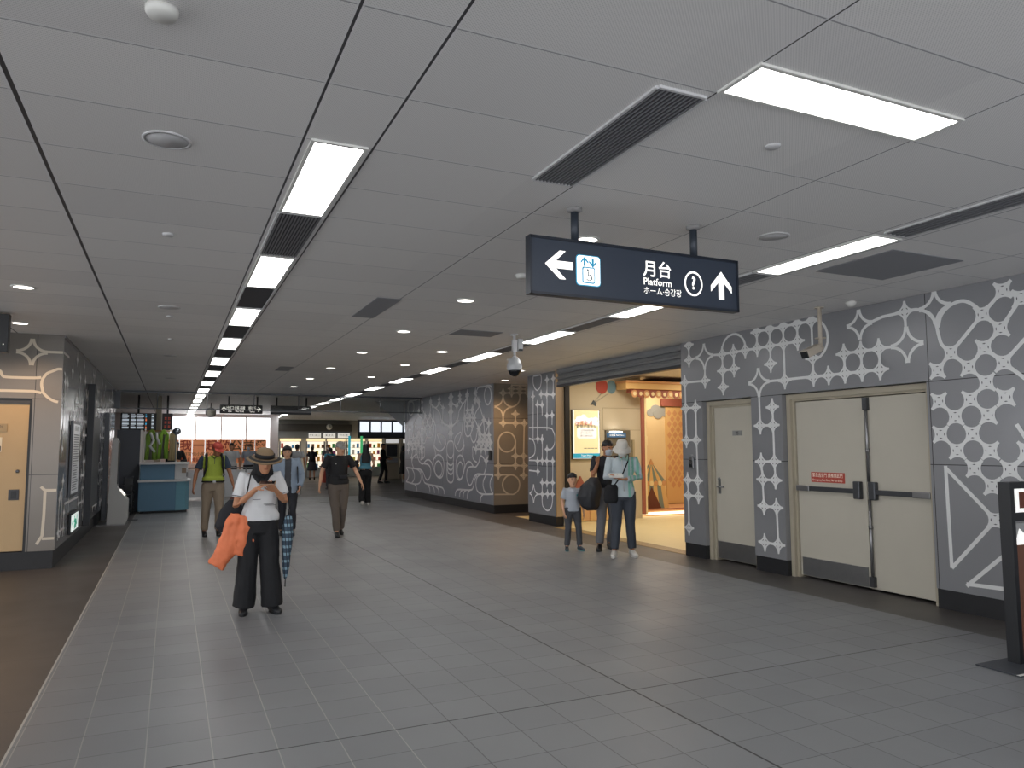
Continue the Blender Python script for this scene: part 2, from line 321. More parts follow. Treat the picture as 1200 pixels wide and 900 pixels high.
# ------------------------------------------------------------------ wall ornament (flat strokes on a wall plane)
class Orn:
    """2d ornament on a plane; P(a, z, h) gives the 3d point, h = height off the wall"""
    def __init__(s, mb, P, m, w=.032): s.mb, s.P, s.m, s.w, s.c = mb, P, m, w, 0
    def quad(s, pts, h=.002): s.mb.poly([s.P(a, z, h) for a, z in pts], s.m)
    def line(s, pts, w=None, h=.002):
        w = (w or s.w)/2; pts = [V((a, z)) for a, z in pts]; s.c += 1; h = .0008+.0003*(s.c % 9)
        L, R = [], []
        for i, p in enumerate(pts):
            closed = (pts[0]-pts[-1]).length < 1e-4
            a = pts[i-1] if i > 0 else (pts[-2] if closed else pts[0]); b = pts[i+1] if i < len(pts)-1 else (pts[1] if closed else pts[-1])
            t = (b-a)
            if t.length < 1e-6: continue
            t.normalize(); n = V((-t.y, t.x))
            k = 1
            if 0 < i < len(pts)-1:
                u = (p-a).normalized(); c = max(.5, abs(u.dot(t))); k = 1/c
            L.append(p+n*w*k); R.append(p-n*w*k)
        vl = [s.mb.bm.verts.new(s.P(q.x, q.y, h)) for q in L]; vr = [s.mb.bm.verts.new(s.P(q.x, q.y, h)) for q in R]
        fs = [s.mb.bm.faces.new((vl[i], vl[i+1], vr[i+1], vr[i])) for i in range(len(vl)-1)]
        s.mb._tag(fs, s.m)
    def curve(s, pts, w=None, h=.002, n=5):
        """Catmull-Rom through pts"""
        closed = (V(pts[0])-V(pts[-1])).length < 1e-4
        q = [V(p) for p in pts]; out = []
        for i in range(len(q)-1):
            p0 = q[i-1] if i > 0 else (q[-2] if closed else q[0]); p1, p2 = q[i], q[i+1]; p3 = q[i+2] if i+2 < len(q) else (q[1] if closed else q[-1])
            for k in range(n):
                t = k/n
                out.append(.5*((2*p1)+(p2-p0)*t+(2*p0-5*p1+4*p2-p3)*t*t+(3*p1-p0-3*p2+p3)*t**3))
        out.append(q[-1]); s.line([(p.x, p.y) for p in out], w, h)
    def node(s, a, z, H=.115, rot=0, w=None, h=.0042, hole=True):
        """four-armed star with concave flanks"""
        w = (w or s.w); r = H-w/2*.8; pts = []
        for k in range(4):
            cx, cy = H*math.cos(PI/4+k*PI/2)*math.sqrt(2), H*math.sin(PI/4+k*PI/2)*math.sqrt(2)
            a0 = PI+PI/4+k*PI/2
            for j in range(7):
                t = a0+PI/4-(PI/2)*j/6
                pts.append((cx+r*math.cos(t), cy+r*math.sin(t)))
        c, sn = math.cos(rot), math.sin(rot)
        ptsr = [(a+c*x-sn*y, min(z+sn*x+c*y, HC-.003)) for x, y in pts]
        # fan from centre
        ctr = s.mb.bm.verts.new(s.P(a, z, h)); vs = [s.mb.bm.verts.new(s.P(p, q, h)) for p, q in ptsr]
        fs = [s.mb.bm.faces.new((ctr, vs[i], vs[(i+1) % len(vs)])) for i in range(len(vs))]
        s.mb._tag(fs, s.m)
        if hole:
            for k in range(4):
                t = rot+PI/4+k*PI/2
                if z+.06*math.sin(t) > HC-.01: continue
                cx, cy = a+.039*H/.115*math.cos(t), z+.039*H/.115*math.sin(t)
                d = V((-math.sin(t), math.cos(t)))*.018*H/.115; e = V((math.cos(t), math.sin(t)))*.005*H/.115
                q = [V((cx, cy))+d, V((cx, cy))-e*1.2, V((cx, cy))-d, V((cx, cy))+e]
                s.mb.poly([s.P(p.x, p.y, h+.001) for p in q], M_PATHOLE)
    def hstar(s, a, z, H=.2, w=None):
        """hollow four-pointed star"""
        r = H-(w or s.w)*.3
        for k in range(4):
            cx, cy = a+H*(1 if k in (0, 3) else -1), z+H*(1 if k < 2 else -1)
            a0 = PI+k*PI/2
            s.line([(cx+r*math.cos(a0+PI/2*j/8), cy+r*math.sin(a0+PI/2*j/8)) for j in range(9)], w)
    def arc(s, a, z, r, t0, t1, w=None, rz=None):
        n = max(6, int(abs(t1-t0)/.25)); rz = rz or r
        s.line([(a+r*math.cos(t0+(t1-t0)*j/n), z+rz*math.sin(t0+(t1-t0)*j/n)) for j in range(n+1)], w)
M_PATHOLE = mat('pattern_hole', hx('5a5b60'), .3, .4)
HC = 3.15

# ================================================================== SETTING
mb = MB(); mb.poly([(-9, -4, 0), (16, -4, 0), (16, 48, 0), (-9, 48, 0)], M_FLOOR); struct(mb.build('floor'))
mb = MB(); mb.box(-9, 16, -4, 48, HC, HC+.15, M_CEIL); struct(mb.build('ceiling'))

# ---- right wall with two door recesses, X = 6.95
XR = 6.95
mb = MB()
def wbox(y0, y1, z0, z1, x0=XR, x1=XR+.35): mb.box(x0, x1, y0, y1, z0, z1, M_WALL)
wbox(-4, 5.03, .19, HC); wbox(5.03, 9.0, 2.25, HC); wbox(7.0, 7.54, .19, 2.25); wbox(8.53, 9.0, .19, 2.25)
mb.box(XR+.33, XR+.36, 5.03, 8.53, 0, 2.25, M_DKGREY)
def PR(a, z, h): return V((XR-h, a, z))
M_PATHOLE_ = M_PATHOLE
O_ = Orn(mb, PR, M_PAT)
N1 = [(8.80,3.10),(8.80,2.88),(8.45,2.54),(8.91,2.55),(8.07,2.88),(7.84,2.88),(8.07,2.65),(7.84,2.65),(8.07,2.42),(7.615,2.88),
      (7.39,3.10),(7.16,3.10),(6.93,3.10),(6.70,3.10),(7.39,2.88),(7.16,2.88),(6.93,2.88),(6.70,2.88),(7.16,2.65),(6.93,2.42),(6.475,2.42),(6.25,2.42),(6.02,2.42),(5.79,2.42),(5.56,2.42),
      (6.475,2.65),(6.02,2.65),(5.79,2.65),(5.56,2.65),(5.23,3.0),
      (8.905,2.165),(8.675,2.165),(8.905,1.69),(8.675,1.69),(8.895,1.105),(8.665,1.105),(8.89,.88),(8.66,.88),(8.89,.41),
      (7.155,2.095),(7.38,1.865),(7.155,1.865),(7.38,1.40),(7.15,1.405),(7.365,1.17),(7.145,1.17),(7.36,.83),(7.14,.83),(7.365,.37),(7.13,.37)]
for i, (a, z) in enumerate(N1): O_.node(a, z, h=.0042+.0003*(i % 4))
O_.node(6.475, 3.10)
for pts in [[(8.8,3.1),(8.8,2.88)],[(8.91,2.55),(8.45,2.54)],[(8.91,2.55),(8.905,1.69)],[(8.45,2.54),(8.45,2.7)],[(8.8,2.88),(8.65,2.89)],[(8.26,2.89),(8.07,2.88),(6.7,2.88)],
            [(8.07,2.88),(8.07,2.42)],[(7.84,2.88),(7.84,2.65)],[(8.07,2.65),(7.84,2.65)],[(7.39,3.10),(6.475,3.10)],[(7.16,2.88),(7.16,2.65)],[(6.93,2.88),(6.93,2.42)],
            [(6.475,3.1),(6.475,2.65),(6.475,2.42)],[(7.2,2.43),(5.56,2.42)],[(6.02,2.65),(5.39,2.65)],[(6.02,2.65),(6.02,2.42)],[(5.79,2.75),(5.79,2.42)],[(5.56,2.65),(5.56,2.42)],
            [(5.65,2.955),(5.5,2.99),(5.23,3.0)],[(5.23,3.0),(5.23,2.84)],[(7.385,2.25),(7.38,1.865)],
            [(8.675,2.165),(8.675,1.69),(8.66,.88)],[(8.89,1.105),(8.89,.41)],[(8.905,2.165),(8.675,2.165)],[(8.905,1.69),(8.675,1.69)],[(8.895,1.105),(8.665,1.105)],[(8.89,.88),(8.66,.88)],
            [(7.155,2.095),(7.155,1.405)],[(7.38,1.865),(7.155,1.865)],[(7.38,1.4),(7.15,1.405)],[(7.38,1.4),(7.36,.83)],[(7.15,1.4),(7.145,1.17)],[(7.365,1.17),(7.145,1.17)],
            [(7.36,.83),(7.14,.83)],[(7.14,.83),(7.13,.37)],[(7.365,.37),(7.13,.37)]]:
    O_.line(pts)
for a0 in (7.39, 7.16, 6.93, 6.70): O_.line([(a0, 3.10), (a0, 2.88)])
O_.arc(7.8425, 2.93, .2275, 0, PI, rz=.2)
O_.arc(6.475, 2.87, .235, -PI/2, -PI*1.5, rz=.245)
for a, z in ((8.455, 2.89), (7.385, 2.43), (5.80, 2.95), (5.225, 2.65), (4.895, 2.99)): O_.hstar(a, z, .19 if z < 2.9 else .17)
O_.curve([(5.23,3.0),(5.1,3.0),(4.98,2.95),(4.9,2.84),(4.87,2.7),(4.84,2.6),(4.75,2.51)], .035)
O_.curve([(4.87,2.78),(4.83,2.9),(4.73,2.98),(4.6,3.0),(4.49,2.93),(4.42,2.84)], .035)
D1 = [(4.19,3.01),(4.06,2.93),(4.42,2.84),(4.26,2.68),(4.75,2.51),(4.42,2.52),(4.25,2.36),(4.58,2.35),(4.90,2.35),(4.42,2.19),(4.90,2.04),(4.58,2.04),(4.25,2.04),(4.74,1.88),(4.42,1.88),(4.90,1.71),
      (4.58,1.71),(4.74,1.55),(4.42,1.55),(4.58,1.38),(4.25,1.38),(4.42,1.22),(4.41,.91),(4.09,1.22),(4.09,1.55),(3.9,2.7),(3.74,2.54),(3.9,1.71),(3.74,1.88),(3.58,2.04),(3.9,2.04)]
D1[0] = (4.22, 3.03)
for i, (a, z) in enumerate(D1): O_.node(a, z, rot=PI/4, h=.0042+.0003*(i % 4), w=.036)
for pts in [[(4.22,3.03),(4.42,2.84),(4.75,2.51)],[(4.06,2.93),(4.26,2.68),(4.42,2.52),(4.58,2.35)],[(4.22,3.03),(4.06,2.93)],[(4.42,2.84),(4.26,2.68)],[(4.25,2.36),(3.9,2.7)],[(4.25,2.36),(3.9,2.04)],[(4.42,2.52),(4.25,2.36)],
            [(4.41,.91),(4.87,1.38)],[(4.87,1.40),(4.86,.41)],[(4.86,.41),(4.41,.91)],[(4.41,.91),(4.22,.72),(4.28,.66),(4.72,.26)],[(4.72,.28),(3.9,.31)],[(4.42,1.22),(4.3,1.12),(4.3,1.02),(4.41,.91)],
            [(4.25,1.38),(4.11,1.5),(4.09,1.65),(4.17,1.79)],[(4.75,2.51),(4.58,2.35)],[(4.9,2.35),(4.75,2.51)],[(3.9,2.7),(3.5,3.1)],[(3.74,2.54),(3.3,2.9)],[(3.3,1.6),(3.3,.5),(3.9,.31)]]:
    O_.line(pts, .036)
# the same ornament carries on towards the viewer
for dy in (1.9, 3.4, 4.9):
    for a, z in D1[4:20]: O_.node(a-dy, z, rot=PI/4, hole=False)
struct(mb.build('wall_right', fix=False))
mb = MB()
for y0, y1 in ((-4, 5.03), (7.0, 7.54), (8.53, 9.0)): mb.box(XR+.012, XR+.3, y0+.002, y1-.002, 0, .19, M_SKIRT)
struct(mb.build('baseboard_right'))

# ---- doors in the right wall
def frame(mb, y0, y1, z1, x0, x1, t, m):
    mb.box(x0, x1, y0, y0+t, 0, z1, m); mb.box(x0, x1, y1-t, y1, 0, z1, m); mb.box(x0, x1, y0+t, y1-t, z1-t, z1, m)
d1 = thing('service_door', 'narrow beige single door with a lever handle, between two ornamented piers', 'door', (7.12, 8.03, 0))
d1.name = 'door_1'; d1['kind'] = 'structure'
def local(fn, root):   # author in world coordinates and parent
    o = fn; o.parent = root; o.matrix_parent_inverse = Matrix.Translation(root.location).inverted(); return o
mb = MB(); frame(mb, 7.545, 8.525, 2.24, 7.02, 7.2, .06, M_BEIGEF); frame(mb, 7.60, 8.465, 2.18, 7.06, 7.2, .035, M_BEIGEF); local(mb.build('door_frame'), d1)
mb = MB(); mb.box(7.085, 7.14, 7.635, 8.43, .03, 2.145, M_BEIGE); lf = local(mb.build('door_leaf'), d1)
mb = MB(); mb.box(7.078, 7.086, 7.65, 8.42, .035, .27, M_STEEL); local(mb.build('kick_plate'), d1)
mb = MB(); mb.box(7.08, 7.086, 8.33, 8.385, .93, 1.14, M_STEEL); mb.lathe([(.022, 0), (.022, .012), (.018, .018)], M_STEEL, (7.08, 8.357, 1.14), 14, Matrix.Rotation(-PI/2, 3, 'Y'))
mb.tube([(7.08, 8.357, 1.03), (7.03, 8.357, 1.03), (7.025, 8.33, 1.03), (7.03, 8.22, 1.03)], .01, M_STEEL); local(mb.build('lever_handle'), d1)
mb = MB(); mb.box(7.078, 7.086, 7.87, 8.06, 1.745, 1.815, mat('plate_grey', hx('9a9a98'), .4, .4)); mb.text('機房', M_BLACK, .03, MX((7.0765, 7.965, 1.79), (0, -1, 0), (0, 0, 1))); mb.text('A-01B', M_BLACK, .022, MX((7.0765, 7.965, 1.763), (0, -1, 0), (0, 0, 1)))
local(mb.build('name_plate'), d1)
d2 = thing('door_2', 'wide beige double door with steel panic bars and a red notice', 'door', (7.12, 5.95, 0)); d2['kind'] = 'structure'
mb = MB(); frame(mb, 5.035, 6.995, 2.24, 7.02, 7.2, .06, M_BEIGEF); frame(mb, 5.09, 6.94, 2.19, 7.06, 7.2, .035, M_BEIGEF); local(mb.build('door_frame'), d2)
mb = MB(); mb.box(7.085, 7.14, 5.905, 6.9, .03, 2.145, M_BEIGE); local(mb.build('door_leaf'), d2)
mb = MB(); mb.box(7.085, 7.14, 5.13, 5.898, .03, 2.145, M_BEIGE); local(mb.build('door_leaf'), d2)
mb = MB(); mb.box(7.078, 7.086, 5.93, 6.87, .035, .25, M_STEEL); local(mb.build('kick_plate'), d2)
for y0, y1, s in ((5.97, 6.88, 1), (5.12, 5.83, -1)):
    mb = MB(); ya, yb = (y0, y1)
    mb.box(7.035, 7.065, ya, yb, 1.06, 1.115, M_STEELD, bev=.006)
    yc_ = ya+.03 if s > 0 else yb-.03
    mb.box(7.02, 7.086, yc_-.045, yc_+.045, 1.0, 1.2, M_STEELD, bev=.012)
    ye = yb-.09 if s > 0 else ya+.09
    mb.box(7.028, 7.086, ye-.1, ye+.1, 1.055, 1.12, M_STEEL, bev=.006)
    local(mb.build('panic_bar'), d2)
mb = MB(); mb.tube([(7.062, 5.86, .06), (7.062, 5.86, 1.0)], .016, M_STEEL); mb.tube([(7.062, 5.86, 1.2), (7.062, 5.86, 2.14)], .016, M_STEEL)
for zz in (.7, 1.55): mb.tube([(7.062, 5.86, zz-.02), (7.062, 5.86, zz+.02)], .024, M_STEEL)
mb.box(7.04, 7.086, 5.83, 5.89, .05, .16, M_STEELD); mb.box(7.04, 7.086, 5.83, 5.89, 2.0, 2.14, M_STEELD); local(mb.build('latch_rod'), d2)
M_RED = mat('notice_red', hx('b04538'), .5)
mb = MB(); mb.box(7.078, 7.086, 6.2, 6.69, 1.165, 1.285, M_RED)
TXC = mat('notice_text', hx('f0e6d4'), .5, emit=.15)
mb.text('緊急逃生門 請推開此門', TXC, .052, MX((7.0765, 6.445, 1.247), (0, -1, 0), (0, 0, 1)), maxw=.44)
mb.text('Emergency Exit Only, No No Entry.', TXC, .034, MX((7.0765, 6.445, 1.193), (0, -1, 0), (0, 0, 1)), maxw=.44)
local(mb.build('red_notice'), d2)

# call point on the pier
t = MB(); t.box(6.922, 6.948, 8.735, 8.827, 1.278, 1.44, M_STEEL, bev=.005); t.box(6.915, 6.93, 8.755, 8.807, 1.30, 1.40, M_BLACK)
t.box(6.91, 6.918, 8.768, 8.794, 1.34, 1.39, M_STEEL); t.text('SOS', M_WHITE, .03, MX((6.9465, 8.781, 1.47), (0, -1, 0), (0, 0, 1)))
tag(t.build('key_switch'), 'small steel key switch box on the ornamented pier beside the roller shutter', 'switch')

# ---- pillar between shop and passage
mb = MB(); mb.box(7.1, 7.29, 13.32, 14.6, .19, HC, M_WALLP); mb.box(7.29, 7.95, 13.96, 14.6, .19, HC, M_WALLP); mb.box(7.102, 7.288, 13.315, 13.32, .19, HC, mat('reveal_warm_lit', hx('b09c84'), .3, .2))  # thin sheet on the reveal: warm light is put into its colour
OP = Orn(mb, lambda a, z, h: V((7.1-h, a, z)), M_PATB, .03)
for i, (a, z) in enumerate(P_NODES): OP.node(a, min(z, 3.0), .1, hole=False, h=.0042+.0003*(i % 4))
for q in P_STROKES: OP.curve([(a, min(z, 3.13)) for a, z in q]) if len(q) > 4 else OP.line([(a, min(z, 3.1)) for a, z in q])
OP.hstar(*P_STAR[0], .2)
mb.box(7.098, 7.1, 13.3, 13.34, .19, HC, M_STEEL)
struct(mb.build('wall_pillar', fix=False))
mb = MB(); mb.box(7.112, 7.28, 13.33, 14.59, 0, .19, M_SKIRT); struct(mb.build('baseboard_pillar'))

# ---- block wall
mb = MB(); mb.box(7.1, 12, 16.5, 24.0, .2, HC, M_WALLB)
mb.box(7.1, 12, 16.497, 16.5, .2, HC, M_WALLE)
OB = Orn(mb, lambda a, z, h: V((7.1-h, a, z)), M_PATB, .045)
cl = lambda z: min(z, 3.12)
SC_ = (23.8-B_CENTRE)/(B_CENTRE-16.55)
def refl(a): return B_CENTRE+(B_CENTRE-a)*SC_
for q in B_STROKES:
    OB.curve([(max(a, 16.52), cl(z)) for a, z in q]); OB.curve([(min(refl(a), 23.98), cl(z)) for a, z in q], .05)
nod = B_NODES+[(refl(a), z) for a, z in B_NODES]
for i, (a, z) in enumerate(nod):
    OB.node(a, min(z, 3.0), .14, rot=0, hole=False, h=.0042+.0003*(i % 4), w=.04)
for i, (a, z) in enumerate(nod):
    for b, w in nod[i+1:]:
        d = math.hypot(a-b, z-w)
        if .05 < d < .42: OB.line([(a, min(z, 3.0)), (b, min(w, 3.0))])
# dense lattice patches
for k in range(5):
    for j in range(5):
        a, z = 22.0+.19*k, 1.25+.19*j
        OB.curve([(a, z), (a+.05, z+.05), (a+.05, z+.14), (a, z+.19)], .03, n=3); OB.curve([(a+.1, z), (a+.05, z+.05), (a+.05, z+.14), (a+.1, z+.19)], .03, n=3)
OE = Orn(mb, lambda a, z, h: V((a, 16.497-h, z)), M_PATE, .034)
for i, (a, z) in enumerate(E_NODES): OE.node(a, min(z, 3.03), .11, h=.0042+.0003*(i % 4))
for q in E_STROKES: OE.curve([(max(a, 7.12), cl(z)) for a, z in q]) if len(q) > 4 else OE.line([(max(a, 7.12), cl(z)) for a, z in q])
OE.hstar(E_STAR[0][0], E_STAR[0][1], .23)
struct(mb.build('wall_block', fix=False))
mb = MB(); mb.box(7.115, 12, 16.515, 23.98, 0, .2, M_SKIRT); struct(mb.build('baseboard_block'))
# handle plate at the corner of the block
mb = MB(); mb.box(7.06, 7.1, 16.62, 16.74, 1.28, 1.52, M_BLACK, bev=.006); tag(mb.build('wall_intercom'), 'small black intercom box near the corner of the ornamented block wall', 'intercom')

# ---- left wall
XL = -1.38
mb = MB(); mb.box(-1.72, XL, 11.7, 22.2, .24, HC, M_WALLL); struct(mb.build('wall_left', fix=False)) if 0 else None; mbe = MB(); mbe.box(-6, XL-.001, 11.699, 11.85, 2.27, HC, M_WALLLE); mbe.box(-1.715, XL-.001, 11.698, 11.85, .24, 2.27, M_WALLLE)
mbe.box(-6, -2.75, 11.699, 11.85, .24, 2.27, M_WALLLE); mbe.box(-6, -1.7, 11.84, 12.0, 0, HC, M_DKGREY)
OL = Orn(mb, lambda a, z, h: V((XL+h, a, z)), M_PATB, .035)
rows = (.45, .68, .91, 1.14, 1.37, 1.6, 1.83, 2.06, 2.29, 2.52, 2.75, 2.98)
rnd = random.Random(3)
cols = [11.95+.26*k for k in range(38)]
occ = {}
for i, a in enumerate(cols):
    for j, z in enumerate(rows):
        if rnd.random() < .38 and not (12.7 < a < 14.1 and z < 2.0): occ[(i, j)] = 1; OL.node(a, z, .11, hole=False, h=.0042+.0003*((i+j) % 4))
for (i, j) in occ:
    for di, dj in ((1, 0), (0, 1), (2, 0), (0, 2)):
        if (i+di, j+dj) in occ and rnd.random() < .8: OL.line([(cols[i], rows[j]), (cols[i+di], rows[j+dj])])
for k in range(9):
    a = 14.6+rnd.random()*7; z = .8+rnd.random()*1.8; OL.arc(a, z, .23, 0, 2*PI)
OL.arc(11.85, 2.45, .2, -PI/2, PI/2); OL.line([(11.7, 2.91), (12.3, 2.91)]); OL.arc(12.1, .7, .17, 0, 2*PI, rz=.33)
OL.line([(12.2, 1.1), (12.2, .45)]); OL.line([(12.5, .8), (14.2, .8)]); OL.line([(13.0, .6), (13.0, 1.0)])
OLE = Orn(mbe, lambda a, z, h: V((a, 11.698-h, z)), M_PATE, .035)
for q in L_STROKES: OLE.curve([(min(a, -1.39), z) for a, z in q]) if len(q) > 4 else OLE.line([(min(a, -1.39), z) for a, z in q])
OLE.hstar(L_STAR[0][0], L_STAR[0][1]-.01, .18)
struct(mb.build('wall_left', fix=False)); struct(mbe.build('wall_left_end', fix=False))
mb = MB(); mb.box(-6, XL-.02, 11.72, 11.84, 0, .24, M_SKIRT); mb.box(-1.7, XL-.02, 11.84, 22.2, 0, .24, M_SKIRT); struct(mb.build('baseboard_left'))
mb = MB(); mb.box(XL-.03, XL+.012, 11.72, 22.2, HC-.03, HC, M_STEEL); struct(mb.build('trim_1'))
d3 = thing('door_3', 'tan metal door with signs in the warm-lit left wall end', 'door', (-2.2, 11.75, 0)); d3['kind'] = 'structure'
mb = MB(); mb.box(-2.75, -1.72, 11.72, 11.83, 2.24, 2.27, M_BLACK); mb.box(-1.745, -1.715, 11.695, 11.83, .24, 2.25, M_BLACK); mb.box(-2.75, -2.72, 11.72, 11.83, .24, 2.25, M_BLACK); mb.box(-2.75, -1.72, 11.72, 11.83, 2.2, 2.24, M_DKGREY); local(mb.build('door_frame'), d3)
mb = MB(); mb.box(-2.715, -1.75, 11.74, 11.79, .25, 2.2, M_CREAM); local(mb.build('door_leaf'), d3)
mb = MB(); mb.box(-1.94, -1.82, 11.73, 11.742, .92, 1.06, M_DKGREY, bev=.004); mb.box(-1.91, -1.85, 11.727, 11.735, .94, 1.04, M_BLACK); local(mb.build('flush_handle'), d3)
mb = MB(); mb.lathe([(.022, 0), (.022, .012), (.012, .014)], M_STEELD, (-1.85, 11.74, 1.3), 14, Matrix.Rotation(PI/2, 3, 'X')); local(mb.build('lock'), d3)
mb = MB(); mb.box(-2.32, -1.99, 11.73, 11.742, 1.82, 1.93, mat('plate_tan', hx('a08c6a'), .5)); mb.text('設備室 101', M_BLACK, .05, MX((-2.15, 11.728, 1.89), (1, 0, 0), (0, 0, 1))); mb.text('非請勿入', M_RED, .035, MX((-2.15, 11.728, 1.845), (1, 0, 0), (0, 0, 1))); local(mb.build('name_plate'), d3)
mb = MB(); mb.box(-2.26, -2.04, 11.73, 11.742, 1.56, 1.75, mat('warn_cream', hx('d8cdb4'), .5)); mb.prism([(-2.2, 11.729, 1.65), (-2.1, 11.729, 1.65), (-2.15, 11.729, 1.735)], (0, .002, 0), M_RED); mb.box(-2.25, -2.05, 11.728, 11.731, 1.575, 1.635, M_BLACK); mb.text('危險', TXC, .045, MX((-2.15, 11.727, 1.605), (1, 0, 0), (0, 0, 1)))
local(mb.build('warning_sticker'), d3)

# ---- poster case and exit sign on the long left wall
t = thing('map_case', 'tall narrow framed timetable poster on the glossy left wall', 'poster', (XL, 13.3, .85))
mb = MB(); mb.box(XL+.004, XL+.04, 12.78, 13.74, .87, 2.02, M_STEELD, bev=.006); local(mb.build('frame'), t)
mb = MB(); mb.box(XL+.04, XL+.044, 12.83, 13.69, .92, 1.97, mat('poster_white', hx('cfd2d6'), .3, emit=.12))
for k in range(24): mb.box(XL+.0445, XL+.0455, 12.9, 13.62-rnd.random()*.25, .97+.036*k, .985+.036*k, mat('print_grey', hx('6c7078'), .5))
mb.text('捷運各站時刻表', M_DKGREY, .085, MX((XL+.046, 13.26, 1.9), (0, 1, 0), (0, 0, 1)), maxw=.8); local(mb.build('poster_sheet'), t)
t = thing('exit_sign', 'small lit green and white exit sign low on the left wall', 'sign', (XL, 13.5, .35))
mb = MB(); mb.box(XL+.004, XL+.04, 13.02, 13.98, .3, .62, M_BLACK, bev=.006); local(mb.build('frame'), t)
GRN = mat('exit_green', hx('2f9a7c'), .5, emit=.4)
mb = MB(); mb.box(XL+.04, XL+.045, 13.06, 13.94, .335, .585, mat('exit_white', hx('e9f2ee'), .5, emit=.7))
ex = XL+.047
mb.ball((ex, 13.42, .54), .022, GRN, (.2, 1, 1)); mb.tube([(ex, 13.43, .51), (ex, 13.48, .44)], .018, GRN, 6); mb.tube([(ex, 13.48, .45), (ex, 13.42, .4), (ex, 13.46, .36)], .01, GRN, 6); mb.tube([(ex, 13.48, .45), (ex, 13.56, .42), (ex, 13.6, .37)], .01, GRN, 6)
mb.tube([(ex, 13.43, .5), (ex, 13.36, .47)], .008, GRN, 6); mb.tube([(ex, 13.44, .5), (ex, 13.52, .5)], .008, GRN, 6)
mb.box(ex-.001, ex, 13.68, 13.78, .4, .56, GRN); mb.prism([(ex, 13.12, .46), (ex, 13.2, .4), (ex, 13.2, .52)], (-.001, 0, 0), GRN); mb.box(ex-.001, ex, 13.2, 13.3, .44, .48, GRN)
local(mb.build('sign_face'), t)
# second dark board frame further down the wall
t = thing('display_board', 'dark framed notice board further along the left wall', 'board', (XL, 16.2, 0))
mb = MB(); mb.box(XL+.006, XL+.11, 15.1, 15.3, .24, 2.75, M_DKGREY); local(mb.build('post'), t)
mb = MB(); mb.box(XL+.006, XL+.05, 15.3, 17.2, .5, 2.2, M_DKGREY, bev=.006); local(mb.build('panel'), t)
t = thing('roller_post', 'tall dark gate post where the left wall steps back', 'post', (XL, 19.3, 0))
mb = MB(); mb.box(XL+.006, XL+.1, 18.9, 19.1, 0, 2.4, M_STEELD); local(mb.build('post'), t)

# ================================================================== CEILING FITTINGS
def light_panel(x0, x1, y0, y1, label, group):
    cx, cy = (x0+x1)/2, (y0+y1)/2; t = thing('ceiling_light', label, 'light', (cx, cy, HC), 0, group)
    w, l = (x1-x0)/2, (y1-y0)/2
    mb = MB()
    for a in ((-w-.02, -w, -l-.02, l+.02), (w, w+.02, -l-.02, l+.02), (-w, w, -l-.02, -l), (-w, w, l, l+.02)): mb.box(a[0], a[1], a[2], a[3], -.012, 0, M_WHITE)
    mb.build('frame').parent = t
    mb = MB(); mb.box(-w, w, -l, l, -.006, 0, M_LIGHTP); mb.build('diffuser').parent = t
    return t
def vent(x0, x1, y0, y1, label, along='x', group=None, n=12, name='air_vent'):
    t = thing(name, label, 'vent', ((x0+x1)/2, (y0+y1)/2, HC), 0, group); w, l = (x1-x0)/2, (y1-y0)/2
    mb = MB(); mb.box(-w, w, -l, l, -.004, 0, mat('vent_back', hx('3c3d41'), .7)); mb.build('backing').parent = t
    mb = MB()
    for a in ((-w-.015, -w, -l, l), (w, w+.015, -l, l), (-w, w, -l-.015, -l), (-w, w, l, l+.015)): mb.box(a[0], a[1], a[2], a[3], -.012, 0, M_CEILP)
    mb.build('frame').parent = t
    mb = MB()
    if n:
        for k in range(n):
            if along == 'x':
                u = -w+2*w*(k+.5)/n; mb.box(u-w/n*.4, u+w/n*.4, -l, l, -.012, -.004, M_VENT)
            else:
                u = -l+2*l*(k+.5)/n; mb.box(-w, w, u-l/n*.4, u+l/n*.4, -.012, -.004, M_VENT)
        mb.build('louvre').parent = t
    return t
M_CEILP = mat('ceiling_trim', hx('c8c8ca'), .5)
M_VENT = mat('vent_slat', hx('77787d'), .5)
M_HATCH = mat('hatch_grey', hx('84868c'), .6)
ordn = ['nearest', 'second', 'third', 'fourth', 'fifth', 'sixth', 'seventh', 'eighth', 'ninth', 'tenth', 'eleventh', 'twelfth', 'thirteenth', 'fourteenth', 'fifteenth', 'sixteenth', 'seventeenth']
pr = light_panel(.61, .86, 3.70, 4.90, 'nearest bright rectangular light of the left ceiling row', 'lights of the left ceiling row')
for k in range(1, 17): dup(pr, (.735, 4.30+2.455*k, HC), ordn[k]+' bright rectangular light from the viewer in the left ceiling row')
pr2 = light_panel(4.67, 4.92, 3.73, 4.94, 'nearest bright light of the right ceiling row, next to the grey hatch', 'lights of the right ceiling row')
for k in range(1, 16): dup(pr2, (4.795, 4.335+2.455*k, HC), ordn[k]+' bright light from the viewer in the right ceiling row')
light_panel(2.14, 3.36, 2.20, 2.43, 'large bright crosswise light panel at the top right of the ceiling', None)
for xx in (-.9, -2.2): pass
for xx, yy in ((2.7, -1.4), (.7, -1.2), (4.8, -1.2), (-1.6, 1.5)):
    dup(pr, (xx, yy, HC), 'rectangular ceiling light behind the viewer', 'ceiling lights behind the viewer')
vent(1.86, 2.11, 2.52, 3.72, 'long dark louvred air vent in the ceiling beside the crosswise light', 'x', n=11)
vent(.60, .87, 4.95, 6.08, 'dark louvred air vent between the first two lights of the left row', 'x', n=13)
for k in range(1, 7): vent(.60, .87, 4.95+2.455*k, 6.08+2.455*k, ordn[k]+' grey blank panel between lights of the left row', 'x', 'blank panels of the left light row', 0, 'ceiling_tile')
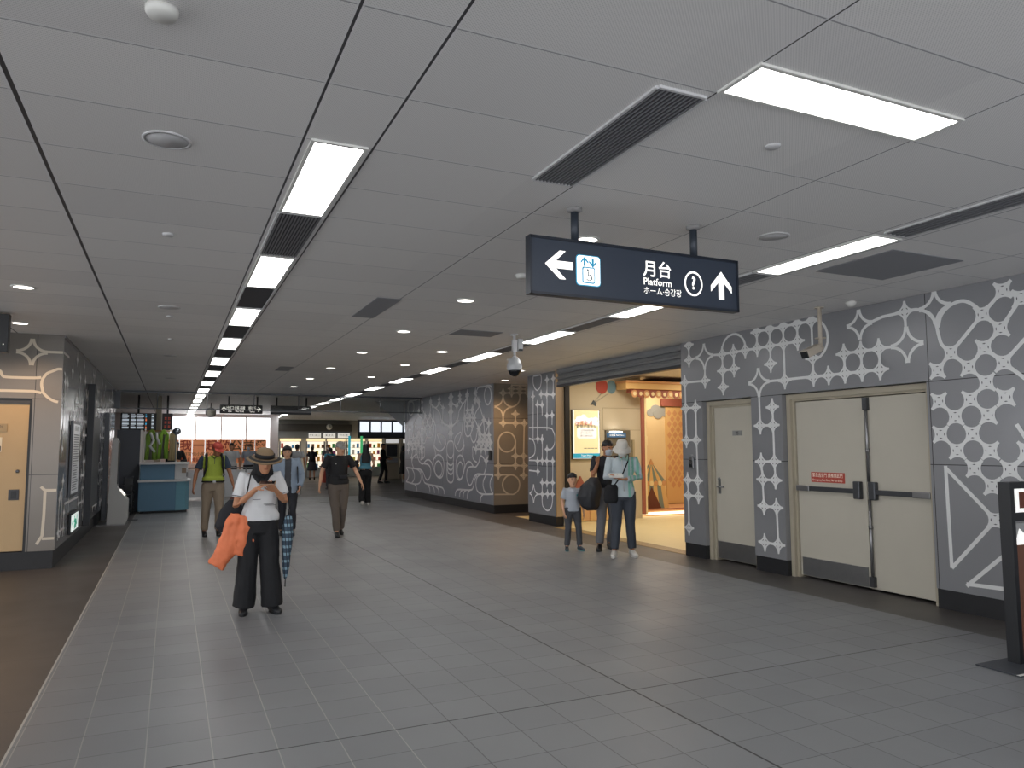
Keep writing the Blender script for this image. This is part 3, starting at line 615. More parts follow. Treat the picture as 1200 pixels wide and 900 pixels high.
for k in range(-1, 8): vent(4.68, 4.91, 5.0+2.455*k, 6.1+2.455*k, ordn[k+1]+' grey louvred slot between lights of the right row', 'x', 'slots of the right light row', 5)
def hatch(x0, x1, y0, y1, label):
    mb = MB(); mb.box(x0, x1, y0, y1, HC-.006, HC, M_HATCH); tag(mb.build('ceiling_hatch'), label, 'hatch')
hatch(1.89, 2.15, 7.43, 8.65, 'dark grey ceiling hatch left of the hanging platform sign')
hatch(5.15, 6.0, 3.95, 4.73, 'large grey ceiling hatch beside the right light row')
hatch(1.84, 2.1, 14.6, 15.4, 'small dark ceiling hatch far down the hall')
hatch(3.42, 4.04, 9.05, 9.5, 'greyish ceiling hatch left of the dome camera')
def disc(name, x, y, r, d, m, label, cat, group=None):
    mb = MB(); mb.lathe([(r, 0), (r, -d*.5), (r*.85, -d), (0.001, -d)], m, (x, y, HC), 28); return tag(mb.build(name), label, cat, group)
M_SPK = mat('speaker_grey', hx('bcbcbe'), .6)
def speaker(x, y, label):
    t = thing('ceiling_speaker', label, 'speaker', (x, y, HC)); mb = MB()
    mb.lathe([(.115, 0), (.115, -.006), (.1, -.009), (.1, -.004), (.001, -.004)], M_CEILP, (0, 0, 0), 30); mb.build('rim').parent = t
    mb = MB(); mb.lathe([(.098, -.003), (.098, -.007), (.001, -.007)], M_SPK, (0, 0, 0), 30); mb.build('grille').parent = t
    return t
s0 = speaker(-.07, 4.0, 'round grey ceiling speaker left of the nearest light')
dup(s0, (4.01, 4.06, HC), 'round grey ceiling speaker between the hanging sign and the right light row')
for i, y in enumerate((8.9, 13.6, 18.0)): dup(s0, (-.07, y, HC), ordn[i+1]+' round grey ceiling speaker along the left bay')
disc('smoke_detector', -.08, 2.78, .055, .03, M_WHITE, 'round smoke detector at the top left of the ceiling', 'detector')
disc('smoke_detector', 2.78, 2.80, .04, .012, M_CEILP, 'flat round sensor cap below the crosswise light panel', 'detector')
for i, (x, y) in enumerate(((-.07, 5.81), (-.06, 9.5), (-.06, 11.5))): disc('ceiling_sensor', x, y, .04, .015, M_CEILP, ordn[i]+' small round sensor of the left ceiling bay', 'sensor')
disc('smoke_detector', 2.82, 5.92, .05, .035, M_WHITE, 'small round detector left of the hanging platform sign', 'detector')
disc('smoke_detector', 5.0, 10.6, .055, .04, M_WHITE, 'small round detector behind the dome camera', 'detector')
disc('smoke_detector', 5.4, 11.8, .055, .04, M_WHITE, 'small round detector before the roller shutter', 'detector')
def downlight(x, y, label, power=0, warm=False):
    t = thing('downlight', label, 'light', (x, y, HC), 0, 'round downlights'); mb = MB()
    mb.lathe([(.105, 0), (.105, -.006), (.085, -.01), (.085, -.004), (.001, -.004)], M_WHITE, (0, 0, 0), 24); mb.build('rim').parent = t
    mb = MB(); mb.lathe([(.083, -.003), (.083, -.006), (.001, -.006)], M_DOWN, (0, 0, 0), 24); mb.build('lens').parent = t
    if power:
        l = bpy.data.lights.new('downlight_lamp', 'SPOT'); l.energy = power; l.spot_size = math.radians(150); l.spot_blend = .6; l.color = (1, .62, .32) if warm else (1, .95, .88); l.shadow_soft_size = .08
        lo = bpy.data.objects.new('lamp', l); COL.objects.link(lo); lo.parent = t; lo.location = (0, 0, -.03)
    return t
downlight(-1.34, 8.31, 'round downlight nearest on the left edge of the ceiling')
downlight(-1.75, 10.75, 'round downlight just in front of the tan door', 95, True)
for i, y in enumerate((4.70, 7.21, 9.50, 11.9, 14.5, 16.9, 19.3)): downlight(2.78, y, ordn[i]+' round downlight along the middle of the ceiling', 14 if y > 5 else 8)
for i, y in enumerate((13.5, 15.6)): downlight(6.4+i*.6, y, ['round downlight in front of the gap beside the block wall', 'round warm downlight over the dim passage by the block end wall'][i], 110 if i else 14, bool(i))
for i, y in enumerate((10.3, 12.4, 15.0)): downlight(3.95, y+1.0, ordn[i]+' small downlight left of the dome camera row', 5)

# ---- hanging platform sign
SY = 4.07
t = thing('platform_sign', 'large navy hanging sign reading Platform with arrows', 'sign', (2.82, SY, 2.56))
mb = MB(); mb.box(2.005, 3.66, SY, SY+.055, 2.565, 2.92, M_SIGN, bev=.008); local(mb.build('sign_box'), t)
mb = MB()
for a in ((2.005, 3.66, 2.555, 2.572), (2.005, 3.66, 2.913, 2.93), (1.998, 2.014, 2.555, 2.93), (3.651, 3.667, 2.555, 2.93)): mb.box(a[0], a[1], SY-.006, SY+.061, a[2], a[3], M_SIGNE)
local(mb.build('edge_trim'), t)
M_POST = mat('post_navy', hx('333a44'), .45, .2)
for px_ in (2.34, 3.3):
    mb = MB(); mb.tube([(px_, SY+.03, 2.92), (px_, SY+.03, HC)], .026, M_POST, 16); mb.lathe([(.05, 0), (.05, -.02), (.03, -.028)], mat('flange', hx('8d8c8c'), .5), (px_, SY+.03, HC), 20); local(mb.build('post'), t)
FX = lambda x, z: MX((x, SY-.004, z), (1, 0, 0), (0, 0, 1))
def arrow(mb, cx, cz, s, ang, m, y=SY-.004, d=.003, plane='x'):
    P = [(-.5, 0), (.02, .46), (.02+.22, .46), (-.12, .12), (.5, .12), (.5, -.12), (-.12, -.12), (.24, -.46), (.02, -.46)]
    c, sn = math.cos(ang), math.sin(ang)
    pts = [(cx+s*(x*c-z*sn), y, cz+s*(x*sn+z*c)) for x, z in P]
    mb.prism(pts, (0, d, 0), m)
mb = MB()
arrow(mb, 2.205, 2.755, .2, 0, M_GLOW); local(mb.build('left_arrow'), t)
mb = MB(); arrow(mb, 3.51, 2.735, .2, -PI/2, M_GLOW); local(mb.build('up_arrow'), t)
CY = mat('lift_cyan', hx('1f9cc4'), .5, emit=.25)
mb = MB()
def rrect(mb, x0, x1, z0, z1, r, y, d, m):
    pts = []
    for cx, cz, a0 in ((x1-r, z1-r, 0), (x0+r, z1-r, PI/2), (x0+r, z0+r, PI), (x1-r, z0+r, PI*1.5)):
        for k in range(5): pts.append((cx+r*math.cos(a0+k*PI/8), y, cz+r*math.sin(a0+k*PI/8)))
    mb.prism(pts, (0, d, 0), m)
rrect(mb, 2.328, 2.512, 2.635, 2.838, .025, SY-.003, .003, CY); rrect(mb, 2.334, 2.506, 2.641, 2.832, .022, SY-.005, .003, M_GLOW)
arrow(mb, 2.39, 2.795, .062, -PI/2, CY, SY-.007, .002); arrow(mb, 2.452, 2.79, .062, PI/2, CY, SY-.007, .002)
rrect(mb, 2.372, 2.468, 2.652, 2.76, .012, SY-.0065, .002, CY); rrect(mb, 2.38, 2.46, 2.66, 2.752, .008, SY-.008, .002, M_GLOW)
GL = mat('wheelchair_grey', hx('7f8e98'), .5)
mb.ball((2.412, SY-.009, 2.738), .008, GL, (1, .2, 1)); mb.tube([(2.413, SY-.009, 2.728), (2.416, SY-.009, 2.7), (2.436, SY-.009, 2.7), (2.445, SY-.009, 2.678)], .004, GL, 6)
mb.tube([(2.42+.02*math.cos(a*.5-2.6), SY-.009, 2.69+.02*math.sin(a*.5-2.6)) for a in range(9)], .003, GL, 6)
local(mb.build('lift_symbol'), t)
mb = MB()
mb.text('月台', M_GLOW, .118, FX(2.845, 2.79), 'LEFT', bold=.0015); mb.text('Platform', M_GLOW, .068, FX(2.845, 2.707), 'LEFT', bold=.0004); mb.text('ホーム·승강장', M_GLOW, .056, FX(2.845, 2.643), 'LEFT', bold=0, maxw=.31)
for v in mb.bm.verts: v.co.x -= 0
local(mb.build('lettering', fix=False), t)
mb = MB()
qx, qz = 3.265, 2.727
ring = []
n = 40
for r0, r1 in ((.066, .078),):
    a = [mb.bm.verts.new((qx+r0*math.cos(2*PI*k/n), SY-.004, qz+r0*math.sin(2*PI*k/n)*1.12)) for k in range(n)]
    b = [mb.bm.verts.new((qx+r1*math.cos(2*PI*k/n), SY-.004, qz+r1*math.sin(2*PI*k/n)*1.12)) for k in range(n)]
    mb._tag([mb.bm.faces.new((a[k], b[k], b[(k+1) % n], a[(k+1) % n])) for k in range(n)], M_GLOW)
mb.text('?', M_GLOW, .125, FX(qx, qz-.0), bold=.0025); local(mb.build('question_mark', fix=False), t)

# ---- dome camera, bullet camera, tv
t = thing('dome_camera', 'white dome security camera hanging from the ceiling before the shop', 'camera', (4.265, 9.18, HC))
M_CAM = mat('camera_shell', hx('b9bbbd'), .35)
mb = MB(); mb.tube([(0, 0, 0), (0, 0, -.33)], .02, M_CEILP, 12); mb.box(-.03, .03, -.03, .03, -.24, -.08, M_CEILP); mb.lathe([(.05, 0), (.05, -.015)], M_CEILP, (0, 0, 0), 16); mb.build('bracket').parent = t
mb = MB(); mb.box(.045, .12, -.03, .03, -.22, -.06, M_CAM, bev=.004); mb.box(.05, .115, -.031, .031, -.225, -.2, M_BLACK); mb.box(.0, .05, -.01, .01, -.1, -.08, M_CAM); mb.build('junction_box').parent = t
mb = MB(); mb.lathe([(.02, -.3), (.045, -.32), (.08, -.36), (.105, -.42), (.108, -.46), (.1, -.49), (.098, -.5)], M_CAM, (0, 0, 0), 28); mb.build('housing').parent = t
mb = MB(); mb.lathe([(.088, -.495), (.085, -.52), (.065, -.56), (.03, -.58), (.002, -.585)], mat('dome_black', hx('10131a'), .1), (0, 0, 0), 28); mb.build('dome').parent = t
t = thing('bullet_camera', 'cream bullet camera on a ceiling pole above the beige double door', 'camera', (6.555, 5.99, HC))
M_CAMB = mat('camera_cream', hx('b8aea0'), .45)
mb = MB(); mb.tube([(0, 0, 0), (0, 0, -.46)], .022, M_CAMB, 14); mb.lathe([(.05, 0), (.05, -.012)], M_CAMB, (0, 0, 0), 16); mb.lathe([(.06, -.345), (.06, -.355)], M_CAMB, (0, 0, 0), 16); mb.ball((0, 0, -.46), .035, M_CAMB); mb.build('pole').parent = t
MR = Matrix.Rotation(math.radians(-18), 3, 'Y')
mb = MB(); M4 = Matrix.Translation((-.16, -.02, -.51)) @ Matrix.Rotation(math.radians(-22), 4, 'Y')
mb.box(-.11, .11, -.045, .045, -.04, .04, M_CAMB, M4, .01); mb.box(-.14, .12, -.052, .052, .04, .048, M_CAMB, M4); mb.tube([(0, 0, -.46), (-.08, .01, -.48)], .015, M_CAMB); mb.build('body').parent = t
mb = MB(); mb.box(-.125, -.108, -.043, .043, -.038, .038, M_BLACK, M4); mb.build('lens').parent = t
mb = MB(); mb.lathe([(.055, 0), (.055, -.02), (.03, -.05), (.001, -.055)], M_WHITE, (6.62, 5.62, HC), 20); tag(mb.build('motion_sensor'), 'white cone-shaped sensor under the ceiling right of the bullet camera', 'sensor')
t = thing('hanging_screen', 'black display box hanging from the ceiling at the left edge', 'screen', (-2.3, 10, HC))
mb = MB(); mb.box(-.62, .575, -.05, .07, -.46, -.02, M_BLACK, bev=.006); mb.build('housing').parent = t
mb = MB(); mb.tube([(-.1, 0, -.03), (-.1, 0, 0)], .03, M_DKGREY); mb.build('bracket').parent = t
mb = MB(); mb.ball((.53, -.052, -.37), .006, M_GLOW); mb.build('status_led').parent = t

# ---- roller shutter and shop
t = thing('roller_shutter', 'rolled up grey steel shutter above the bright shop opening', 'shutter', (7.05, 11, 2.82))
mb = MB()
M_SH = mat('shutter_grey', hx('9a9c9f'), .4, .35, var=.08)
zz = 3.14; k = 0
for z0, z1, xo in ((3.06, 3.145, 0), (3.0, 3.055, .035), (2.95, 2.995, .0), (2.9, 2.945, .03), (2.84, 2.895, 0)):
    mb.prism([(7.0+xo, 9.0, z0), (7.0+xo-.015, 9.0, (z0+z1)/2), (7.0+xo, 9.0, z1), (7.09, 9.0, z1), (7.09, 9.0, z0)], (0, 4.05, 0), M_SH)
mb.box(7.04, 7.1, 9.0, 13.05, 2.84, 3.14, M_DKGREY)
local(mb.build('slat_pack'), t)
mb = MB(); mb.box(6.99, 7.1, 9.0, 13.05, 2.79, 2.838, M_STEELD); local(mb.build('bottom_rail'), t)
mb = MB(); mb.box(7.3, 7.4, 13.25, 13.32, 0, 2.84, M_BLACK); local(mb.build('guide_rail'), t)
M_SHOPW = mat('shop_wall', hx('c9bca2'), .6, var=.03)
M_SHOPB = mat('shop_wall_yellow', hx('e2c797'), .6, var=.04)
mb = MB(); mb.box(7.3, 9.62, 13.95, 14.1, 0, HC, M_SHOPW); mb.box(7.29, 7.3, 13.33, 13.95, 0, HC, M_SHOPW)
M_SEAM = mat('seam_brown', hx('8f8063'), .6)
for a in ((8.62, 9.6, 2.45, 2.456), (8.62, 8.626, 1.97, 2.45), (8.62, 9.6, 1.965, 1.972)): mb.box(a[0], a[1], 13.946, 13.95, a[2], a[3], M_SEAM)
struct(mb.build('wall_shop'))
for nm_, b_ in (('wall_shop_back', (9.62, 13, 15.6, 15.7)), ('wall_shop_corner', (9.6, 9.64, 14.1, 15.6)), ('wall_shop_right', (13, 13.1, 8.9, 15.7)), ('wall_shop_near', (7.3, 13, 8.85, 8.95))):
    mb = MB(); mb.box(*b_, 0, HC, M_SHOPB); struct(mb.build(nm_))
M_SHOPF = mat('shop_floor', hx('e6d3a0'), .4, var=.06)
mb = MB(); mb.poly([(7.25, 8.95, .004), (13, 8.95, .004), (13, 15.6, .004), (7.25, 15.6, .004)], M_SHOPF); struct(mb.build('floor_shop'))
t = thing('drain_grating', 'long brass grating across the shop threshold', 'grating', (7.1, 11, 0))

M_BRASS, nt_, p_ = nm('grate_brass'); N = NT(nt_); v_, x_, y_, z_ = N.xyz()
cc_ = N.mix(N.m('MULTIPLY', N.grid(x_, 0, .07, .03), N.grid(y_, 0, .06, .03)), hx('a88d5e'), hx('3f3424')); nt_.links.new(cc_, p_.inputs['Base Color']); p_.inputs['Roughness'].default_value = .4
mb = MB(); mb.box(6.97, 7.24, 9.02, 13.2, .001, .006, M_BRASS)
mb.build('plate').parent = t; t.children[0].location = (-7.1, -11, 0)
# painted shop decorations (flat boards and decals on the shop walls)
M_OR = mat('deco_orange', hx('d09a6a'), .6); M_RB = mat('deco_red_brown', hx('9c5a4a'), .6); M_CRM = mat('deco_cream', hx('ecd7a6'), .6); M_GRN = mat('deco_grey_green', hx('7d8a82'), .6); M_GRY = mat('deco_grey', hx('9a9a94'), .6); M_BLU = mat('deco_blue', hx('6f90a0'), .6); M_BR = mat('deco_brown', hx('6a3a2c'), .6); M_GOLD = mat('deco_gold', hx('dcb478'), .6)
def ellp(cx, cz, rx, rz, y, n=28): return [(cx+rx*math.cos(2*PI*k/n), y, cz+rz*math.sin(2*PI*k/n)) for k in range(n)]
t = thing('balloon_decal', 'red and blue-grey balloon bunch painted high on the shop wall', 'decal', (8.5, 13.94, 2.8))
yb = 13.944
mb = MB(); mb.prism(ellp(8.60, 2.93, .15, .17, yb-.006), (0, .004, 0), mat('balloon_red', hx('b04a3e'), .5)); mb.tube([(8.58, yb-.004, 2.76), (8.4, yb-.004, 2.58)], .005, M_GRY, 5); local(mb.build('red_balloon'), t)
mb = MB(); mb.prism(ellp(8.85, 2.92, .12, .15, yb-.002), (0, .002, 0), M_BLU); mb.tube([(8.8, yb-.004, 2.79), (8.42, yb-.004, 2.56)], .005, M_GRY, 5); local(mb.build('blue_balloon'), t)
mb = MB(); mb.prism(ellp(8.55, 3.05, .13, .09, yb-.001), (0, .001, 0), M_GRY); local(mb.build('grey_balloon'), t)
mb = MB(); mb.prism([(8.3, yb-.003, 2.5), (8.38, yb-.003, 2.62), (8.46, yb-.003, 2.56), (8.44, yb-.003, 2.48), (8.36, yb-.003, 2.52)], (0, .002, 0), mat('deco_slate', hx('4f5558'), .6)); local(mb.build('ribbon_bow'), t)
# poster
t = thing('light_box_poster', 'bright yellow lightbox poster with a blue foot band', 'poster', (8.17, 13.94, 1.35))
mb = MB(); mb.box(7.82, 8.51, 13.90, 13.948, 1.33, 2.40, M_STEELD); local(mb.build('frame'), t)
YL = mat('poster_yellow', hx('f6ecbc'), .5, emit=.32); PW = mat('poster_white_glow', hx('fbfbf8'), .5, emit=.5); PB = mat('poster_blue', hx('2fa8cc'), .5, emit=.3)
mb = MB(); mb.box(7.835, 8.495, 13.895, 13.90, 1.345, 2.385, PW); mb.box(7.865, 8.47, 13.892, 13.895, 1.46, 2.385, YL); mb.box(7.835, 8.495, 13.891, 13.895, 1.355, 1.455, PB)
for x, z, r in ((8.0, 2.2, .09), (8.1, 2.24, .07), (8.3, 2.15, .1), (8.4, 2.2, .06), (7.93, 2.14, .07), (8.42, 2.1, .07), (8.17, 2.16, .09)): mb.prism(ellp(x, z, r, r*.8, 13.8905, 16), (0, .001, 0), PW)
rrect(mb, 7.93, 8.42, 1.78, 2.02, .06, 13.889, .001, PW); PGT = mat('poster_print', hx('77777a'), .5)
mb.text('捷運樂園', mat('poster_red', hx('c2503c'), .5, emit=.2), .115, MX((8.1, 13.888, 2.1), (1, 0, 0), (0, 0, 1)), maxw=.42)
mb.text('歡樂列車出發', PGT, .085, MX((8.17, 13.887, 2.03), (1, 0, 0), (0, 0, 1)), maxw=.55)
for k, s_ in enumerate(('一起搭捷運看展覽', '親子同遊好時光', '精彩活動等你來')): mb.text(s_, PGT, .045, MX((8.17, 13.887, 1.95-.06*k), (1, 0, 0), (0, 0, 1)), maxw=.42)
for k in range(4): mb.box(8.1+.09*k, 8.17+.09*k, 13.889, 13.89, 1.56, 1.575, PGT)
mb.text('Taipei Metro', PW, .055, MX((8.17, 13.888, 1.41), (1, 0, 0), (0, 0, 1)), maxw=.35); local(mb.build('sheet', fix=False), t)
# niche with blue lit sign
t = thing('ticket_niche', 'recessed counter niche with a small blue lit sign in the shop wall', 'niche', (9.0, 13.9, 1.0))
mb = MB(); mb.box(8.66, 9.3, 13.90, 13.948, .9, 1.96, mat('niche_dark', hx('6d675a'), .5)); local(mb.build('recess'), t)
mb = MB(); mb.box(8.68, 9.16, 13.86, 13.90, 1.8, 1.90, mat('niche_blue', hx('43617f'), .4, emit=.35, ecol=hx('3f6d98'))); mb.text('加值機 Add Value', PW, .05, MX((8.92, 13.858, 1.85), (1, 0, 0), (0, 0, 1)), maxw=.4); local(mb.build('sign'), t)
mb = MB(); mb.box(8.76, 9.05, 13.84, 13.9, 1.91, 1.93, M_LIGHT); local(mb.build('lamp'), t)
mb = MB(); mb.box(9.35, 9.4, 13.88, 13.948, 1.3, 1.75, mat('handle_tan', hx('a5977a'), .4)); tag(mb.build('grab_rail'), 'slim tan vertical handle beside the shop niche', 'handle')
# castle mural board
t = thing('castle_cutout', 'orange castle cutout with cone roofs against the shop wall', 'cutout', (8.1, 13.85, 0))
M_CAS = mat('castle_orange', hx('d8a878'), .6); y0 = 13.88
mb = MB(); mb.prism([(7.86, y0, .02), (8.72, y0, .02), (8.72, y0, .5), (8.6, y0, .5), (8.6, y0, .56), (8.5, y0, .56), (8.5, y0, .5), (8.4, y0, .5), (8.4, y0, .56), (8.28, y0, .56), (8.28, y0, .5), (7.86, y0, .5)], (0, .05, 0), M_CAS); local(mb.build('castle_wall'), t)
for cx, w, h in ((7.99, .11, .7), (8.3, .07, .6), (8.62, .1, .72)):
    mb = MB(); mb.box(cx-w, cx+w, y0-.02, y0+.04, .02, h, M_GOLD); mb.box(cx-.03, cx+.03, y0-.024, y0-.02, h-.25, h-.12, M_BR); tw = local(mb.build('tower'), t)
    mb = MB(); mb.prism([(cx-w-.04, y0-.025, h), (cx+w+.04, y0-.025, h), (cx, y0-.025, h+.27)], (0, .05, 0), M_RB); o = mb.build('cone_roof'); o.parent = t; o.matrix_parent_inverse = Matrix.Translation(t.location).inverted()
# canopy
t = thing('shop_canopy', 'orange carnival canopy with scalloped red fringe and dark red roof', 'canopy', (10.6, 13.6, 2.6))
mb = MB(); mb.box(8.95, 13, 13.5, 13.9, 2.86, 3.0, M_GOLD); mb.box(8.93, 13, 13.46, 13.9, 2.99, 3.04, M_OR); local(mb.build('beam'), t)
mb = MB(); mb.box(9.12, 13, 13.56, 13.75, 2.78, 2.86, M_RB)
for k in range(24):
    cx = 9.2+.16*k; mb.prism(ellp(cx, 2.76, .078, .085, 13.552, 16), (0, .02, 0), M_RB if k % 2 else M_OR); mb.prism(ellp(cx, 2.76, .04, .045, 13.545, 12), (0, .01, 0), M_CRM)
local(mb.build('scalloped_fringe'), t)
mb = MB(); mb.prism([(9.7, 13.5, 3.04), (13, 13.5, 3.04), (13, 14.5, 3.148), (9.95, 14.5, 3.148)], (0, .05, 0), M_RB); local(mb.build('roof'), t)
mb = MB(); mb.box(9.4, 9.47, 13.58, 13.65, .12, 2.78, M_RB, bev=.01); mb.box(9.47, 9.53, 13.6, 13.66, .12, 2.78, M_CRM, bev=.01); local(mb.build('column'), t)
# back wall mural pieces
yw = 15.599
def cloud(cx, cz, s, m, label):
    mb = MB(); 
    for i, (dx, dz, r) in enumerate(((-.5, 0, .3), (-.15, .18, .38), (.25, .12, .36), (.55, -.02, .28), (0, -.08, .36))): mb.prism(ellp(cx+dx*s, cz+dz*s, r*s, r*s*.8, yw-.01-.002*i, 20), (0, .01, 0), m)
    tag(mb.build('cloud_cutout'), label, 'cutout')
cloud(11.28, 2.46, .42, M_GRY, 'grey cloud cutout high on the back wall of the shop')
mb = MB(); mb.prism([(10.2, yw-.008, 1.62), (10.2, yw-.008, 2.0), (10.4, yw-.008, 2.15), (10.6, yw-.008, 2.13), (10.7, yw-.008, 2.0), (10.95, yw-.008, 1.85), (10.95, yw-.008, 1.62)], (0, .008, 0), M_CRM); tag(mb.build('cloud_cutout'), 'pale cream cloud cutout behind the striped tent', 'cutout')
t = thing('lattice_door', 'orange diamond-lattice panel under a red lintel at the back of the shop', 'panel', (11.9, 15.5, 0))
mb = MB(); mb.box(11.5, 12.9, yw-.04, yw, .15, 2.6, M_GOLD)
for i in range(8):
    for j in range(14):
        cx, cz = 11.6+.18*i+(.1 if j % 2 else 0), 2.45-.14*j; mb.prism([(cx-.07, yw-.046, cz), (cx, yw-.046, cz-.09), (cx+.07, yw-.046, cz), (cx, yw-.046, cz+.09)], (0, .004, 0), M_OR)
local(mb.build('lattice'), t)
mb = MB(); mb.box(11.35, 12.9, yw-.08, yw-.01, 2.63, 2.82, M_RB); local(mb.build('lintel'), t)
t = thing('circus_tent', 'small green and cream striped circus tent cutout in the shop', 'cutout', (10.2, 14.6, 0))
y0 = 14.6; ax = 10.34
mb = MB(); n = 7
for k in range(n):
    a, b = ax-.42+.84*k/n, ax-.42+.84*(k+1)/n
    mb.prism([(ax-.03+.06*k/n, y0, 1.2), (a, y0, .76), (b, y0, .76), (ax-.03+.06*(k+1)/n, y0, 1.2)], (0, .04, 0), M_GRN if k % 2 == 0 else M_GOLD)
mb.prism([(ax-.07, y0-.01, 1.17), (ax+.07, y0-.01, 1.17), (ax, y0-.01, 1.3)], (0, .03, 0), M_OR)
local(mb.build('tent_roof'), t)
mb = MB()
for k in range(n): mb.prism(ellp(ax-.36+.12*k, .73, .058, .06, y0-.012, 14), (0, .02, 0), M_CRM if k % 2 else M_OR)
local(mb.build('valance'), t)
mb = MB()
for k in range(n):
    a, b = ax-.36+.72*k/n, ax-.36+.72*(k+1)/n; a2, b2 = ax-.5+1.0*k/n, ax-.5+1.0*(k+1)/n
    mb.prism([(a, y0, .73), (b, y0, .73), (b2, y0, .142), (a2, y0, .142)], (0, .04, 0), M_GOLD if k % 2 == 0 else M_GRN)
local(mb.build('tent_side'), t)
mb = MB(); mb.prism([(ax, y0-.02, .64), (ax-.26, y0-.02, .142), (ax+.26, y0-.02, .142)], (0, .02, 0), M_BR); local(mb.build('tent_opening'), t)
t = thing('display_stage', 'low orange stage with a glowing front edge inside the shop', 'stage', (11, 14.5, 0))
mb = MB(); mb.box(9.66, 12.9, 14.3, 15.5, .008, .14, M_OR); local(mb.build('platform'), t)
mb = MB(); mb.box(9.66, 12.9, 14.26, 14.3, .03, .09, mat('stage_glow', hx('fff2d0'), .5, emit=1.5)); local(mb.build('light_edge'), t)
mb = MB(); mb.box(9.66, 12.9, 14.29, 14.31, .139, .16, M_RB); local(mb.build('edge_trim'), t)

# shop lights (real ceiling panels)
def area(name, loc, sx, sy, e, col=(1, 1, 1), rot=(0, 0, 0)):
    l = bpy.data.lights.new(name, 'AREA'); l.shape = 'RECTANGLE'; l.size = sx; l.size_y = sy; l.energy = e; l.color = col
    o = bpy.data.objects.new(name, l); COL.objects.link(o); o.location = loc; o.rotation_euler = rot; return o
WARM = (1, .92, .78)
for i, (x, y) in enumerate(((8.6, 10.5), (8.6, 12.6), (10.8, 12.6), (11, 14.8))):
    t = thing('shop_light', 'warm square ceiling light inside the shop', 'light', (x, y, HC), 0, 'warm ceiling lights of the shop')
    mb = MB(); mb.box(-.3, .3, -.3, .3, -.02, 0, M_WHITE); mb.build('housing').parent = t
    o = area('lamp', (0, 0, -.025), .56, .56, 27, WARM); o.parent = t

# ================================================================== SMOKE CURTAIN
t = thing('smoke_curtain', 'clear glass smoke curtain in thin dark frames across the hall ceiling', 'glass screen', (2.9, 22.2, HC))
mb = MB(); mb.box(-1.38, 7.1, 22.17, 22.23, HC-.05, HC, M_STEELD); local(mb.build('top_rail'), t)
mb = MB(); mb.box(-1.38, 7.1, 22.18, 22.22, 2.655, 2.685, M_STEELD); local(mb.build('bottom_rail'), t)
for x in (-1.33, -.38, .866, 2.107, 3.34, 4.557, 5.78, 7.05):
    w = .06 if x < -1 else .012
    mb = MB(); mb.box(x-w, x+w, 22.18, 22.22, 2.685, HC-.05, M_STEELD); local(mb.build('mullion'), t)
mb = MB(); mb.box(-1.3, 7.0, 22.197, 22.203, 2.685, HC-.05, glass()); local(mb.build('glass_pane'), t)
mb = MB(); mb.box(-.7, 7.1, 22.15, 22.25, .001, .006, M_STEEL); tag(mb.build('floor_track'), 'steel floor track across the hall below the glass curtain', 'track')

# ---- distant hanging signs
t = thing('direction_sign', 'distant black hanging sign with white arrows and lettering', 'sign', (1.9, 23.6, 2.63))
mb = MB(); mb.box(1.28, 2.49, 23.6, 23.72, 2.63, 2.89, M_BLACK, bev=.008); local(mb.build('sign_box'), t)
mb = MB(); arrow(mb, 1.39, 2.765, .14, -PI/2, M_GLOW, 23.594); arrow(mb, 2.385, 2.76, .14, PI, M_GLOW, 23.594); local(mb.build('arrows'), t)
mb = MB(); F2 = lambda x, z: MX((x, 23.594, z), (1, 0, 0), (0, 0, 1))
mb.text('出口', M_GLOW, .11, F2(1.56, 2.79)); mb.text('Exit', M_GLOW, .06, F2(1.56, 2.69)); mb.text('台鐵 高鐵', M_GLOW, .11, F2(1.83, 2.79), maxw=.3); mb.text('TRA THSR', M_GLOW, .055, F2(1.83, 2.69), maxw=.3); mb.text('廁所', M_GLOW, .11, F2(2.19, 2.79)); mb.text('Toilets', M_GLOW, .055, F2(2.19, 2.69), maxw=.2); local(mb.build('lettering', fix=False), t)
for x in (1.53, 2.34):
    mb = MB(); mb.tube([(x, 23.66, 2.88), (x, 23.66, HC)], .025, M_BLACK); local(mb.build('post'), t)
t = thing('direction_sign', 'distant dark hanging board with a blank face, right of the arrow sign', 'sign', (3.3, 23.6, 2.63))
mb = MB(); mb.box(2.73, 3.95, 23.6, 23.72, 2.62, 2.89, M_DKGREY, bev=.008); local(mb.build('sign_box'), t)
mb = MB(); mb.box(2.73, 3.95, 23.59, 23.60, 2.69, 2.71, M_STEEL); local(mb.build('light_strip'), t)
for x in (2.91, 3.8):
    mb = MB(); mb.tube([(x, 23.66, 2.88), (x, 23.66, HC)], .025, M_BLACK); local(mb.build('post'), t)
# departure board
t = thing('departure_board', 'wide black departure board full of small lit lines', 'screen', (-.9, 24, 2.1))
mb = MB(); mb.box(-1.35, -.42, 24, 24.12, 2.12, 2.62, M_BLACK, bev=.008); local(mb.build('housing'), t)
mb = MB()
DW = mat('led_white', hx('c8d2dc'), .5, emit=.5); DB = mat('led_blue', hx('3f9cc8'), .5, emit=.8); DO = mat('led_orange', hx('e07a50'), .5, emit=.8)
for r_ in range(4):
    for c_, (w, m) in enumerate(((.17, DW), (.13, DW), (.18, DW), (.035, DB if r_ % 2 else DO), (.06, DW))):
        x = -1.31+(0, .22, .38, .6, .76)[c_]; mb.box(x, x+w, 23.994, 23.999, 2.17+.11*r_, 2.222+.11*r_, m)
        mb.box(x, x+w*.8, 23.994, 23.999, 2.245+.11*r_, 2.258+.11*r_, m)
local(mb.build('led_rows'), t)
mb = MB(); mb.tube([(-.9, 24.06, 2.6), (-.9, 24.06, HC)], .03, M_BLACK); local(mb.build('hanger'), t)
